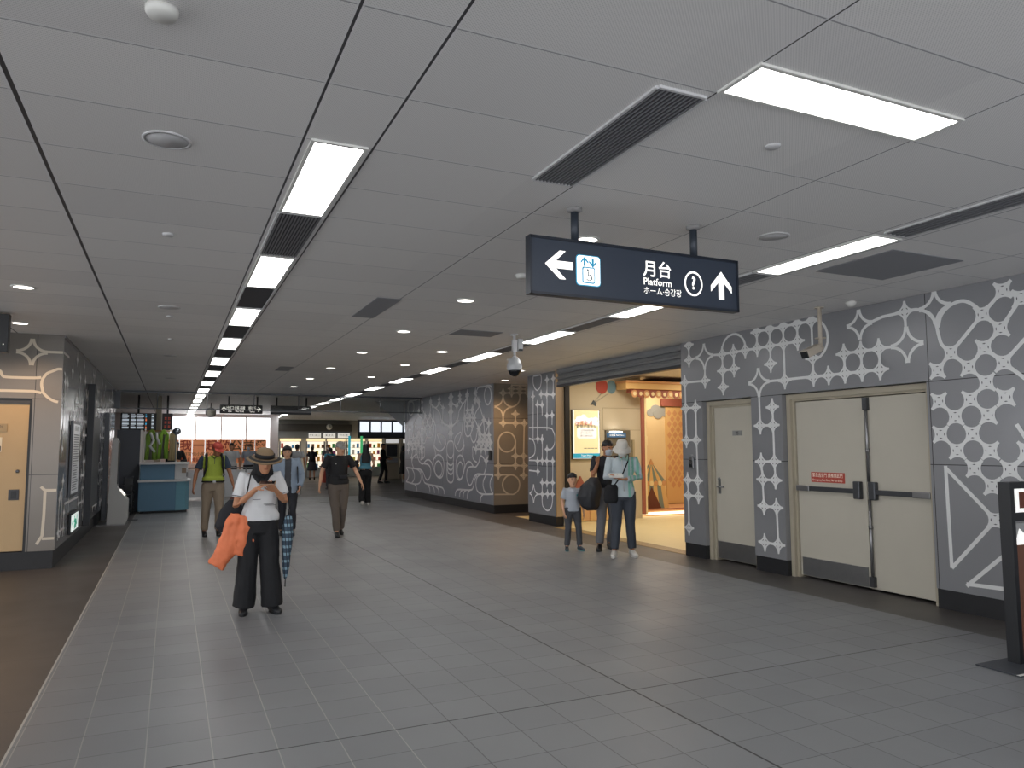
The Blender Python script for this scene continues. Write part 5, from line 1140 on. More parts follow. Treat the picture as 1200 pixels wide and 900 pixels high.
def face_details(C, R3, s, parent, mask=None, detail=True, glasses=False):
    def P(x, y, z): return V(C)+R3 @ V((x*s, y*s, z*s))
    mb = MB()
    for e in (-1, 1): mb.ball(P(e*.03, -.086, .012), .0125*s, mat('eye_white', hx('b9b0a6'), .4), (1.1, .6, .6), R3, 10, 8); mb.ball(P(e*.03, -.0915, .012), .0065*s, EYEM, (1, .7, 1), R3, 8, 6)
    mb.build('eyes').parent = parent
    mb = MB()
    for e in (-1, 1): mb.tube([P(e*.014, -.094, .03), P(e*.03, -.094, .036), P(e*.047, -.084, .03)], .004*s, BROWM, 6)
    mb.build('eyebrows').parent = parent
    if mask:
        bm = bmesh.new(); secs = []
        for z, rx, ry, yo in ((-.105, .03, .03, -.055), (-.085, .055, .068, -.034), (-.05, .067, .088, -.02), (-.02, .066, .096, -.018), (.0, .05, .098, -.014), (.006, .035, .09, -.016)):
            secs.append((P(0, yo, z), R3 @ V((rx*s, 0, 0)), R3 @ V((0, ry*s, 0))))
        chain(bm, secs, 20)
        # keep only the front half
        inv = R3.inverted()
        bmesh.ops.delete(bm, geom=[v for v in bm.verts if (inv @ (v.co-V(C))).y > -.02*s], context='VERTS')
        me = bpy.data.meshes.new('face_mask'); bm.to_mesh(me); bm.free(); me.materials.append(mask)
        for p in me.polygons: p.use_smooth = True
        o = bpy.data.objects.new('face_mask', me); COL.objects.link(o); o.parent = parent; md = o.modifiers.new('s', 'SOLIDIFY'); md.thickness = .003
        mb = MB()
        for e in (-1, 1): mb.tube([P(e*.06, -.04, -.01), P(e*.076, 0, .0), P(e*.076, .01, .01)], .0018, M_WHITE, 5)
        mb.build('mask_loop').parent = parent
    else:
        mb = MB(); mb.tube([P(-.022, -.086, -.058), P(-.008, -.094, -.056), P(0, -.095, -.058), P(.008, -.094, -.056), P(.022, -.086, -.058)], [.002*s, .0045*s, .0042*s, .0045*s, .002*s], LIPM, 6); mb.build('lips').parent = parent
def shell(C, R3, s, secs, name, m, parent, cut=None, voxel=.011, folds=0., extra=None, smooth=2):
    """hair / hats lofted in head frame: secs (z, rx, ry, yoff)"""
    bm = bmesh.new()
    def P(x, y, z): return V(C)+R3 @ V((x*s, y*s, z*s))
    for grp in secs:
        chain(bm, [(P(0, yo, z), R3 @ V((rx*s, 0, 0)), R3 @ V((0, ry*s, 0))) for z, rx, ry, yo in grp], 20)
    if extra: extra(bm, P)
    return remesh(bm, name, m, parent, voxel, smooth, folds, 30)
SHORT = [[(-.05, .04, .03, .07), (-.03, .06, .05, .055), (.0, .077, .066, .038), (.03, .081, .078, .03), (.055, .083, .100, .012), (.075, .08, .104, .004), (.1, .064, .085, .004), (.122, .036, .05, .004), (.13, .012, .02, .004)]]
BOB = [[(-.11, .07, .05, .05), (-.085, .095, .065, .045), (-.03, .098, .075, .042), (.02, .094, .08, .036), (.05, .09, .1, .015), (.08, .084, .105, .004), (.108, .066, .086, .004), (.13, .03, .045, .004)]]
LONG = [[(-.42, .05, .02, .1), (-.40, .12, .035, .1), (-.25, .13, .045, .095), (-.15, .11, .05, .08), (-.08, .09, .065, .055), (-.02, .088, .078, .042), (.03, .086, .08, .034), (.06, .084, .1, .012), (.09, .075, .098, .004), (.115, .055, .075, .004), (.132, .02, .03, .004)]]

def person(name, label, loc, rz, h=1.70, skin=SK, pose=None, top=None, bottom=None, shoe=None, hair='short', haircol=HAIR, head=(0, 0), voxel=.012, sleeve='short', topz=.93, mask=None, fat=1., jacket=None, group=None, hat=None, extras=None, shape='m', turn=0., skirt=None, wide=0, topmats=None, toppaint=None, sleeveless=False, handpose=None, child=False):
    """figure authored at scale 1.70 facing local -y, x>0 is the person's left"""
    t = thing(name, label, 'person', loc, rz, group)
    k = h/1.70; t.scale = (k, k, k)
    fem = shape == 'f'
    sw = .165 if fem else .185
    hs = 1.0 if not child else 1.28
    J = dict(hipL=V((.09, 0, .90)), hipR=V((-.09, 0, .90)), kneeL=V((.10, -.01, .49)), kneeR=V((-.10, -.01, .49)), ankL=V((.11, .03, .085)), ankR=V((-.11, .03, .085)),
             shL=V((sw, .01, 1.405)), shR=V((-sw, .01, 1.405)), elL=V((sw+.07, .03, 1.13)), elR=V((-sw-.07, .03, 1.13)), wrL=V((sw+.085, -.05, .89)), wrR=V((-sw-.085, -.05, .89)),
             headc=V((0, -.01, 1.575)), footL=0., footR=0., lean=0.)
    if child:
        J.update(headc=V((0, -.01, 1.545)), shL=V((.17, .01, 1.33)), shR=V((-.17, .01, 1.33)), elL=V((.235, .02, 1.06)), elR=V((-.235, .02, 1.06)), wrL=V((.24, -.04, .83)), wrR=V((-.24, -.04, .83)))
    J.update({a: (V(b) if isinstance(b, tuple) else b) for a, b in (pose or {}).items()})
    sdv = V((math.cos(turn), math.sin(turn), 0))
    R3 = Matrix.Rotation(head[1], 3, 'Z') @ Matrix.Rotation(head[0], 3, 'X')   # pitch (nod down positive -> see below), yaw
    HCn = J['headc']
    shz = (J['shL'].z+J['shR'].z)/2
    ln = J['lean']
    # ---------- body
    bm = bmesh.new()
    f = fat
    TS = [(V((0, 0, .84)), .12*f, .085*f, None), (V((0, .0, .92)), .165*f, .11*f, None), (V((0, 0, 1.0)), .15*f, .10*f, None), (V((0, -.0-ln*.3, 1.08)), .13*f if fem else .14*f, .09*f, None), (V((0, -ln*.6, 1.2)), .14*f, .1*f, sdv), (V((0, -ln, 1.3)), .155*f, .105*f, sdv), (V((0, -ln, shz-.03)), .15*f, .085*f, sdv), (V((0, .01-ln, shz+.03)), .09, .06, sdv)]
    torso(bm, TS)
    nb = V((0, .015-ln, shz)); limb(bm, [nb, nb.lerp(HCn+V((0, .01, -.06)), .5), HCn+V((0, .015, -.04))], [.06, .05, .052], n=12)
    head_parts(bm, HCn, R3, hs)
    for s_, e in (('L', 1), ('R', -1)):
        sh, el, wr = J['sh'+s_], J['el'+s_], J['wr'+s_]
        limb(bm, [V((e*.08, .01-ln, shz-.02)), sh, sh.lerp(el, .35), el, el.lerp(wr, .35), wr], [.05, .05*f, .044*f, .036, .036, .024], n=12)
        hp = (handpose or {}).get(s_, {})
        d = hp.get('d', (wr-el)); nrm = hp.get('n', V((-e, .2, 0)))
        hand(bm, wr, d, nrm, hp.get('side', e if abs(V(nrm).x) < .5 else e), 1.0 if not child else 1.1, hp.get('curl', .35), fcurl=hp.get('fcurl'))
        hp_, kn, an = J['hip'+s_], J['knee'+s_], J['ank'+s_]
        limb(bm, [hp_, hp_.lerp(kn, .4), kn, kn.lerp(an, .35), an], [.085*f, .075*f, .05, .05, .034], n=12)
        fd = V((math.sin(J['foot'+s_])*1, -math.cos(J['foot'+s_]), 0)); hl = J.get('heel'+s_, 0)
        limb(bm, [an+V((0, 0, -.02))-fd*.02, an+fd*.08+V((0, 0, -.045)), an+fd*.13+V((0, 0, -.055))], [.035, .032, .025], n=10)
    body = remesh(bm, 'body', skin, t, voxel, 2)
    face_details(HCn, R3, hs, t, mask)
    # ---------- shoes
    sc, sole = shoe or (M_BLACK, M_DKGREY)
    for s_, e in (('L', 1), ('R', -1)):
        an = J['ank'+s_]; a = J['foot'+s_]; fd = V((math.sin(a), -math.cos(a), 0)); tilt = J.get('heel'+s_, 0.)
        q = Matrix.Rotation(-tilt, 3, V((math.cos(a), math.sin(a), 0)))
        base = V((an.x, an.y, an.z-.085))
        def S(u, z): return base+q @ (fd*u+V((0, 0, z)))
        bm = bmesh.new()
        sdx = V((math.cos(a), math.sin(a), 0))
        def sec(u, z, w, hh): return (S(u, z), sdx*w, q @ V((0, 0, hh)))
        chain(bm, [sec(-.075, .045, .02, .025), sec(-.065, .05, .034, .042), sec(-.02, .06, .038, .052), sec(.04, .052, .042, .045), (sec(.1, .04, .046, .034)), sec(.15, .034, .042, .026), sec(.18, .028, .028, .018), sec(.19, .026, .012, .012)], 14)
        limb(bm, [S(-.02, .06), S(-.025, .115)], [.04, .042], n=12)
        sh_o = remesh(bm, 'shoe', sc, t, .009, 1)
        mb = MB(); pts = []
        for kk in range(16):
            th = 2*PI*kk/16; u = .055+.13*math.cos(th); w = .045*math.sin(th)*(1 if math.cos(th) > 0 else .85); pts.append(S(u, 0)+sdx*w)
        mb.prism(pts, q @ V((0, 0, .022)), sole); so = mb.build('sole'); so.parent = sh_o
    # ---------- trousers / skirt
    if bottom:
        bm = bmesh.new(); g = .018
        torso(bm, [(V((0, 0, .82)), .16*f, .11*f, None), (V((0, 0, .92)), (.175 if not fem else .178)*f, .12*f, None), (V((0, 0, .98)), .155*f, .108*f, None), (V((0, 0, 1.02)), .135*f, .095*f, None)])
        for s_, e in (('L', 1), ('R', -1)):
            hp_, kn, an = J['hip'+s_], J['knee'+s_], J['ank'+s_]
            w = wide
            limb_flat(bm, [hp_+V((0, 0, .04)), hp_.lerp(kn, .3), hp_.lerp(kn, .7), kn, kn.lerp(an, .5), an+V((0, 0, .03 if not wide else -.01))], [.1*f, .097*f, .08*f+w*.3, .07*f+w*.5, .068+w*.85, .064+w])
        remesh(bm, 'trousers', bottom, t, voxel, 2, .008, 7, seed=h*10)
    if skirt:
        bm = bmesh.new()
        torso(bm, [(V((0, 0, skirt[1])), skirt[2], skirt[2]*.8, None), (V((0, 0, .8)), .2, .16, None), (V((0, 0, .95)), .17, .12, None), (V((0, 0, 1.08)), .13, .1, None)])
        remesh(bm, 'skirt', skirt[0], t, voxel, 2, .014, 9)
    # ---------- top
    def make_top(nm, m, z0, g, sl, zneck, mats=None, paint=None, folds=.007, vox=None, openf=False):
        bm = bmesh.new()
        TT = [(V((0, 0, z0)), (.182+g)*f, (.131+g)*f, None), (V((0, 0, z0+.06)), (.184+g)*f, (.13+g)*f, None), (V((0, -ln*.3, 1.08)), (.15+g)*f, (.105+g)*f, None), (V((0, -ln*.6, 1.2)), (.155+g)*f, (.112+g)*f, sdv), (V((0, -ln, 1.3)), (.167+g)*f, (.118+g)*f, sdv), (V((0, -ln, shz-.01)), (.165+g)*f, (.095+g)*f, sdv), (V((0, .01-ln, shz+.035)), .1+g, .07+g, sdv), (V((0, .01-ln, shz+.05)), .068+g, .055+g, sdv)]
        torso(bm, [x for x in TT if x[0].z >= z0 or x is TT[0]])
        for s_, e in (('L', 1), ('R', -1)):
            sh, el, wr = J['sh'+s_], J['el'+s_], J['wr'+s_]
            root = V((e*.09, .01-ln, shz-.03))
            if sl == 'short': limb_flat(bm, [root, sh+V((0, 0, .0)), sh.lerp(el, .35), sh.lerp(el, .72)], [.06+g, (.06+g)*f, (.062+g)*f, (.064+g)*f])
            elif sl == 'long': limb_flat(bm, [root, sh, sh.lerp(el, .5), el, el.lerp(wr, .5), wr.lerp(el, .06)], [.06+g, (.062+g)*f, (.058+g)*f, .052+g, .046+g, .036+g])
            elif sl == 'none': pass
        return remesh(bm, nm, m, t, vox or voxel, 2, folds, 8, seed=h*7, mats=mats, paint=paint)
    tp = None
    if top: tp = make_top('shirt', top, topz, .0, sleeve, 0, topmats, toppaint)
    # ---------- hair
    if hair == 'short': shell(HCn, R3, hs, SHORT, 'hair', haircol, t, folds=.009)
    elif hair == 'bob': shell(HCn, R3, hs, BOB, 'hair', haircol, t, folds=.004)
    elif hair == 'long': shell(HCn, R3, hs, LONG, 'hair', haircol, t, folds=.005)
    elif hair == 'low': shell(HCn, R3, hs, [[(-.05, .05, .03, .06), (-.02, .072, .05, .048), (.02, .082, .075, .03), (.04, .08, .09, .01)]], 'hair', haircol, t)
    if extras: extras(t, J, HCn, R3, hs, make_top)
    return t
def headP(C, R3, s): return lambda x, y, z: V(C)+R3 @ V((x*s, y*s, z*s))
def cap(t, C, R3, s, m, visor=None, side=0.):
    P = headP(C, R3, s)
    o = shell(C, R3, s, [[(.025, .085, .106, .004), (.05, .087, .109, .004), (.08, .082, .103, .004), (.11, .066, .084, .004), (.132, .036, .046, .004), (.14, .01, .015, .004)]], 'cap', m, t, voxel=.01)
    mb = MB(); n = 14; a = []
    for k in range(n+1):
        th = -PI*.5*1.0+PI*k/n; x = .078*math.sin(th); y = -.09-.085*math.cos(th)
        a.append(P(x, y, .036-.25*abs(x)*abs(x)/.08-.03*math.cos(th)))
    b = [P(.078*math.sin(-PI/2+PI*k/n), -.05-.045*math.cos(-PI/2+PI*k/n), .04) for k in range(n+1)]
    va = [mb.bm.verts.new(q) for q in a]; vb = [mb.bm.verts.new(q) for q in b]
    mb._tag([mb.bm.faces.new((va[k], va[k+1], vb[k+1], vb[k])) for k in range(n)], visor or m)
    v = mb.build('visor'); v.parent = o; v.modifiers.new('s', 'SOLIDIFY').thickness = .006
    return o
def strap(t, pts, m, w=.014, name='strap', thick=.005):
    mb = MB(); mb.tube(pts, w, m, 8); o = mb.build(name); o.parent = t; return o
def world_obj(o, t):   # child authored in figure space becomes a free-standing thing
    pass
def fig_matrix(t):
    bpy.context.view_layer.update(); return t.matrix_world.copy()

# colours
C_WTEE = mat('tee_white', hx('cfd0d2'), .75, var=.05); C_BLK = mat('cloth_black', hx('131418'), .8, var=.2, vscale=20); C_BLK2 = mat('cloth_black_soft', hx('1d1e24'), .8, var=.2)
C_GRN = mat('polo_green', hx('97a83a'), .7, var=.08); C_NAVY = mat('cloth_navy', hx('2c3a4c'), .8, var=.15); C_KHAKI = mat('cloth_khaki', hx('857868'), .8, var=.08); C_DGREY = mat('cloth_dark_grey', hx('45474c'), .8, var=.1)
C_BROWN = mat('cloth_brown_grey', hx('5b524b'), .8, var=.1); C_LBLUE = mat('cardigan_blue', hx('8f9fb2'), .8, var=.06); C_TEAL = mat('top_teal', hx('548fa4'), .7, var=.08); C_DNAVY = mat('trousers_dark', hx('23252d'), .8, var=.15)
C_LGREY = mat('tee_light_grey', hx('a3a9b2'), .75, var=.05); C_JEAN = mat('jeans_blue', hx('3a3f48'), .8, var=.12); C_GJEAN = mat('trousers_grey', hx('6f7075'), .8, var=.1); C_MINT = mat('shirt_mint', hx('7fb8a6'), .75, var=.12)
C_SHW = mat('shoe_white', hx('c9c7c2'), .6); C_STRAW = mat('straw', hx('7a654b'), .75, var=.15, vscale=60, bump=.4, bscale=150); C_ORANGE = mat('jacket_orange', hx('e07a50'), .65, var=.12, vscale=8); C_MASK = mat('mask_blue_white', hx('b9c3cf'), .8); C_CAPR = mat('cap_red', hx('b8483c'), .7, var=.08)
C_MASKW = mat('mask_white', hx('cfcdc8'), .8); C_CAPG = mat('cap_grey', hx('8d8a86'), .7, var=.1); C_HATW = mat('hat_white', hx('c9c5bd'), .75, var=.06); C_WHITESH = mat('shirt_white', hx('bfc1c4'), .75, var=.05); C_GREYM = mat('shirt_grey', hx('7a7c80'), .75)

# ---- 1. woman with straw hat looking at her phone
def ex1(t, J, C, R3, s, mk):
    P = headP(C, R3, s)
    hatm = C_STRAW
    for o_ in []: pass
    bm = bmesh.new()
    chain(bm, [(P(0, 0, .045), R3 @ V((.093, 0, 0)), R3 @ V((0, .113, 0))), (P(0, 0, .09), R3 @ V((.088, 0, 0)), R3 @ V((0, .107, 0))), (P(0, 0, .125), R3 @ V((.075, 0, 0)), R3 @ V((0, .092, 0))), (P(0, 0, .145), R3 @ V((.045, 0, 0)), R3 @ V((0, .055, 0)))], 24)
    crown = remesh(bm, 'straw_hat', hatm, t, .009, 1, .002, 40)
    mb = MB(); n = 36; rr = []
    for r_, dz in ((.095, .05), (.13, .046), (.16, .036), (.182, .024)):
        rr.append([mb.bm.verts.new(P(r_*math.cos(2*PI*k/n), r_*1.08*math.sin(2*PI*k/n), dz+.008*math.cos(4*PI*k/n+.6)*(r_-.09)*10)) for k in range(n)])
    fs = [mb.bm.faces.new((A[k], A[(k+1) % n], B[(k+1) % n], B[k])) for A, B in zip(rr, rr[1:]) for k in range(n)]
    mb._tag(fs, hatm)
    for f_ in fs[n:2*n]: f_.material_index = mb.slot(C_BLK)
    for f_ in fs: f_.smooth = True
    b = mb.build('brim'); b.parent = crown; b.modifiers.new('s', 'SOLIDIFY').thickness = .004
    mb = MB(); mb.lathe([(1, 0), (1.0, .42)], C_BLK, (0, 0, 0), 30)
    for v in mb.bm.verts: q = v.co.copy(); v.co = P(q.x*.0975, q.y*.1175, .052+q.z*.09)
    b = mb.build('hat_band'); b.parent = crown
    # black neck cover
    shell(C, R3, s, [[(-.17, .14, .11, .03), (-.13, .12, .1, .028), (-.08, .098, .085, .035), (-.02, .094, .082, .036), (.04, .09, .1, .012), (.06, .085, .105, .006)]], 'neck_scarf', C_BLK, t, folds=.006)
    # v of the scarf on the chest
    bm = bmesh.new(); limb(bm, [(-.07, -.085, 1.42), (-.02, -.12, 1.36), (.03, -.12, 1.35), (.075, -.085, 1.41)], [.022, .03, .03, .022]); limb(bm, [(0, -.11, 1.38), (.005, -.125, 1.32)], [.035, .012]); remesh(bm, 'scarf_knot', C_BLK, t, .01, 2)
    # dark trims of the tee
    mb = MB()
    for e, s_ in ((1, 'L'), (-1, 'R')):
        sh, el = J['sh'+s_], J['el'+s_]; c = sh.lerp(el, .68); d = (el-sh).normalized(); a = d.cross(V((0, -1, 0))).normalized(); b2 = a.cross(d)
        mb.tube([c+a*.066*math.cos(2*PI*k/20)+b2*.066*math.sin(2*PI*k/20) for k in range(20)], .004, M_DKGREY, 6, closed=True)
    mb.build('sleeve_trim').parent = t
    mb = MB()
    for z, x0, x1 in ((1.17, -.08, .0), (1.12, .03, .13), (1.11, .05, .15)): mb.tube([(x0, -.125-.0, z), ((x0+x1)/2, -.134, z), (x1, -.122, z)], .0025, M_DKGREY, 5)
    mb.build('small_print').parent = t
    mb = MB(); mb.tube([(-.10, -.085, 1.43), (-.125, -.125, 1.3), (-.15, -.12, 1.15), (-.2, -.06, 1.02)], .008, C_BLK, 6); mb.build('bag_strap').parent = t
hpw = {'L': dict(d=V((-.55, -.55, .45)), n=V((-.3, .5, .8)), curl=.5), 'R': dict(d=V((.75, -.45, .45)), n=V((.1, .3, -.9)), fcurl=(.15, .45, .6, .6), side=-1)}
w1 = person('person', 'woman in a brown straw hat and white tee looking at her phone', (.81, 7.70, 0), math.radians(-3), 1.60, SK,
    pose=dict(elL=(.25, -.02, 1.13), wrL=(.14, -.21, 1.265), elR=(-.235, -.04, 1.10), wrR=(-.05, -.245, 1.285), headc=(.03, -.06, 1.555), kneeL=(.11, -.03, .49), kneeR=(-.11, -.01, .49), ankL=(.15, -.0, .085), ankR=(-.13, .05, .085), footL=.35, footR=-.1),
    top=C_WTEE, bottom=C_BLK, shoe=(M_BLACK, M_BLACK), hair=None, head=(math.radians(13), math.radians(12)), voxel=.008, topz=.95, shape='f', wide=.048, extras=ex1, handpose=hpw, fat=1.06)
# phone, bag, jacket, umbrella: things of their own, placed in her space
MW = fig_matrix(w1)
def place(mb, name, M, label, cat, fix=True):
    o = mb.build(name, fix=fix); o.data.transform(M); 
    c = sum((v.co for v in o.data.vertices), V())/max(1, len(o.data.vertices))
    zmin = min(v.co.z for v in o.data.vertices); c.z = zmin
    o.data.transform(Matrix.Translation(-c)); o.location = c
    return tag(o, label, cat)
def place_obj(o, M, label, cat):
    o.parent = None; o.data.transform(M); c = sum((v.co for v in o.data.vertices), V())/len(o.data.vertices); o.data.transform(Matrix.Translation(-c)); o.location = c
    return tag(o, label, cat)
mb = MB(); Mp = Matrix.Translation((.055, -.285, 1.345)) @ Matrix.Rotation(math.radians(-12), 4, 'Z') @ Matrix.Rotation(math.radians(20), 4, 'X')
mb.box(-.078, .078, -.04, .04, -.005, .005, mat('phone_tan', hx('9a7a60'), .3), Mp, .003); mb.box(-.07, .07, -.036, .036, .005, .006, mat('phone_screen', hx('1a1c22'), .1), Mp)
place(mb, 'smartphone', MW, 'smartphone held sideways in the hands of the straw-hat woman', 'phone')
bm = bmesh.new(); chain(bm, [(V((-.26, .02, .72)), V((.1, 0, 0)), V((0, .04, 0))), (V((-.27, .02, .78)), V((.14, 0, 0)), V((0, .06, 0))), (V((-.25, .02, .92)), V((.12, 0, 0)), V((0, .055, 0))), (V((-.22, .02, 1.05)), V((.06, 0, 0)), V((0, .03, 0)))], 16)
bmesh.ops.translate(bm, verts=bm.verts[:], vec=(-.03, .02, .12)); o = remesh(bm, 'shoulder_bag', C_BLK2, None, .012, 2, .01, 9); place_obj(o, MW, 'black shoulder bag at the side of the straw-hat woman', 'bag')
bm = bmesh.new()
limb_flat(bm, [(-.26, -.04, .98), (-.28, -.05, .9), (-.31, -.05, .75), (-.37, -.04, .58), (-.44, -.03, .47)], [(.06, .045), (.09, .06), (.1, .06), (.1, .055), (.085, .05)])
limb_flat(bm, [(-.2, -.05, .96), (-.19, -.06, .85), (-.2, -.05, .7), (-.23, -.04, .57)], [(.05, .04), (.08, .05), (.09, .05), (.085, .045)])
limb_flat(bm, [(-.14, -.05, .9), (-.12, -.06, .75), (-.13, -.05, .58)], [(.04, .03), (.05, .035), (.05, .035)])
bmesh.ops.translate(bm, verts=bm.verts[:], vec=(.03, -.01, .04)); o = remesh(bm, 'folded_jacket', C_ORANGE, None, .009, 2, .016, 11, seed=3); place_obj(o, MW, 'bright orange jacket draped over the black shoulder bag', 'jacket')
# umbrella
M_UMB = bpy.data.materials.new('umbrella_plaid'); M_UMB.use_nodes = True
N = NT(M_UMB.node_tree); vv, x_, y_, z_ = N.xyz(); c = N.mix(N.grid(z_, 0, .07, .025), hx('35485a'), hx('7f9aa8')); c = N.mix(N.grid(N.m('ADD', x_, N.m('MULTIPLY', z_, .1)), 0, .03, .008), c, hx('1c2732')); M_UMB.node_tree.links.new(c, M_UMB.node_tree.nodes['Principled BSDF'].inputs['Base Color']); M_UMB.node_tree.nodes['Principled BSDF'].inputs['Roughness'].default_value = .7
t = thing('umbrella', 'folded blue plaid umbrella hanging point down beside the straw-hat woman', 'umbrella', tuple(MW @ V((.265, -.06, .30))))
def ch(mb, name, parent, M=MW):
    o = mb.build(name); o.data.transform(Matrix.Translation(-parent.location) @ M); o.parent = parent; return o
prof = [(.008, .0), (.018, .03), (.03, .12), (.042, .3), (.048, .45), (.042, .58), (.03, .64), (.012, .66)]
mb = MB(); rings = []
for r_, z in prof: rings.append([mb.bm.verts.new((.265+(r_*(1+.22*math.cos(8*(2*PI*k/32)+z*14)))*math.cos(2*PI*k/32)+.03*z, -.06+(r_*(1+.22*math.cos(8*(2*PI*k/32)+z*14)))*math.sin(2*PI*k/32), .34+z)) for k in range(32)])
fs = [mb.bm.faces.new((A[k], A[(k+1) % 32], B[(k+1) % 32], B[k])) for A, B in zip(rings, rings[1:]) for k in range(32)]
for f_ in fs: f_.smooth = True
mb._tag(fs, M_UMB); ch(mb, 'canopy', t)
mb = MB(); mb.tube([(.265, -.06, .26), (.267, -.06, .36)], .006, M_BLACK, 8); ch(mb, 'tip', t)
mb = MB(); mb.tube([(.285, -.06, 1.0), (.287, -.06, 1.06)], .01, M_BLACK, 8); mb.tube([(.287, -.06, 1.06), (.29, -.05, 1.12), (.3, -.04, 1.18), (.305, -.02, 1.12), (.29, -.05, 1.07)], .004, M_BLACK, 6); ch(mb, 'handle', t)

# ---- 2. man in red cap and green polo
def ex2(t, J, C, R3, s, mk):
    cap(t, C, R3, s, C_CAPR)
    for e in (-1, 1):
        mb = MB(); mb.tube([(e*.13, .09, 1.42), (e*.13, .0, 1.475), (e*.135, -.1, 1.40), (e*.14, -.135, 1.25), (e*.17, -.1, 1.1), (e*.17, .05, 1.05)], [.02, .024, .024, .022, .012, .01], C_BLK, 8); mb.build('backpack_strap').parent = t
    mb = MB(); mb.tube([(-.05, -.075, 1.455), (0, -.11, 1.40), (.05, -.075, 1.455)], .014, mat('collar_dark', hx('4a5c22'), .7), 8); mb.tube([(0, -.125, 1.40), (0, -.134, 1.3)], .005, M_DKGREY, 6); mb.build('collar').parent = t
    mb = MB(); n = 24
    mb.tube([(.172*1.08*math.cos(2*PI*k/n), .12*1.1*math.sin(2*PI*k/n), .985) for k in range(n)], .016, C_BLK, 6, closed=True); mb.box(-.025, .025, -.152, -.135, .968, 1.002, M_STEEL); mb.build('belt').parent = t
m2 = person('person', 'man in a red cap and lime green polo walking with a backpack', (.72, 14.7, 0), math.radians(4), 1.71, SK2,
    pose=dict(kneeL=(.1, -.12, .5), ankL=(.1, -.08, .1), kneeR=(-.11, .0, .49), ankR=(-.12, .06, .085), elR=(-.29, .03, 1.14), wrR=(-.33, -.04, .9), elL=(.28, .0, 1.14), wrL=(.33, -.1, .92), headc=(.05, -.04, 1.565)),
    top=C_GRN, bottom=C_KHAKI, shoe=(M_BLACK, M_BLACK), hair='low', head=(math.radians(18), math.radians(16)), voxel=.011, topz=.99, extras=ex2, fat=1.06,
    topmats=[C_NAVY], toppaint=lambda c: 1 if abs(c.x) > .185 and c.z > 1.1 else 0)
MW2 = fig_matrix(m2)
bm = bmesh.new(); chain(bm, [(V((0, .17, 1.0)), V((.13, 0, 0)), V((0, .05, 0))), (V((0, .2, 1.05)), V((.16, 0, 0)), V((0, .08, 0))), (V((0, .2, 1.3)), V((.15, 0, 0)), V((0, .08, 0))), (V((0, .17, 1.42)), V((.1, 0, 0)), V((0, .04, 0)))], 16); place_obj(remesh(bm, 'backpack', C_BLK, None, .012, 2, .006), MW2, 'black backpack on the back of the red cap man', 'backpack')
bm = bmesh.new(); chain(bm, [(V((.36, -.1, .32)), V((.1, 0, 0)), V((0, .05, 0))), (V((.36, -.1, .42)), V((.13, 0, 0)), V((0, .07, 0))), (V((.35, -.1, .62)), V((.1, 0, 0)), V((0, .05, 0))), (V((.34, -.12, .74)), V((.03, 0, 0)), V((0, .03, 0)))], 14); place_obj(remesh(bm, 'carrier_bag', mat('bag_maroon', hx('5b3430'), .7), None, .012, 2, .012), MW2, 'dark maroon bag carried in the left hand of the red cap man', 'bag')

# ---- 3. woman with bob in pale blue cardigan
def ex3(t, J, C, R3, s, mk):
    o = mk('cardigan', C_LBLUE, .80, .02, 'long', 0)
    me = o.data; bm = bmesh.new(); bm.from_mesh(me)
    bmesh.ops.delete(bm, geom=[v for v in bm.verts if v.co.y < -.02 and abs(v.co.x) < .055+.06*max(0, 1.0-v.co.z)], context='VERTS'); bm.to_mesh(me); bm.free()
    o.modifiers.new('s', 'SOLIDIFY').thickness = .01
    mb = MB(); mb.tube([(.17, -.1, 1.3), (.18, -.14, 1.1), (.19, -.13, .85)], .012, C_BLK, 6); mb.build('bag_strap').parent = t
person('person', 'woman with a short black bob in a pale blue cardigan over a dark grey tee', (1.97, 14.2, 0), math.radians(-6), 1.64, SK3,
    pose=dict(kneeL=(.1, -.08, .5), ankL=(.1, -.09, .09), kneeR=(-.09, .0, .49), ankR=(-.09, .05, .085), elL=(.26, .02, 1.12), wrL=(.22, -.14, .92), headc=(-.02, -.02, 1.57)),
    top=C_DGREY, bottom=C_DNAVY, shoe=(M_BLACK, M_BLACK), hair='bob', head=(math.radians(8), 0), voxel=.011, topz=.92, shape='f', extras=ex3)

# ---- 4. man in black tee and grey cap
def ex4(t, J, C, R3, s, mk):
    cap(t, C, R3, s, C_CAPG)
    mb = MB(); mb.box(-.02, .13, -.17, -.12, 1.03, 1.1, C_BLK2, bev=.012); mb.tube([(.185*math.cos(2*PI*k/20), .135*math.sin(2*PI*k/20), 1.09+.0*k) for k in range(20)], .008, C_BLK2, 6, closed=True); mb.build('waist_bag').parent = t
    mb = MB(); mb.ball((-.07, -.13, 1.3), .008, M_WHITE, (1, .4, 1)); mb.build('chest_badge').parent = t
person('person', 'man in a black tee and light grey cap walking towards the viewer', (2.79, 13.65, 0), math.radians(-2), 1.71, SK3,
    pose=dict(kneeL=(.08, -.05, .49), ankL=(.06, .07, .11), kneeR=(-.07, -.12, .5), ankR=(-.04, -.14, .085), elR=(-.29, .05, 1.16), wrR=(-.33, .0, .91), elL=(.31, .02, 1.17), wrL=(.40, -.06, .96), headc=(.02, -.03, 1.57)),
    top=C_BLK, bottom=C_BROWN, shoe=(M_BLACK, M_BLACK), hair='low', haircol=mat('hair_grey', hx('6c6a68'), .6), head=(math.radians(4), math.radians(22)), voxel=.011, topz=.93, extras=ex4, fat=1.05)

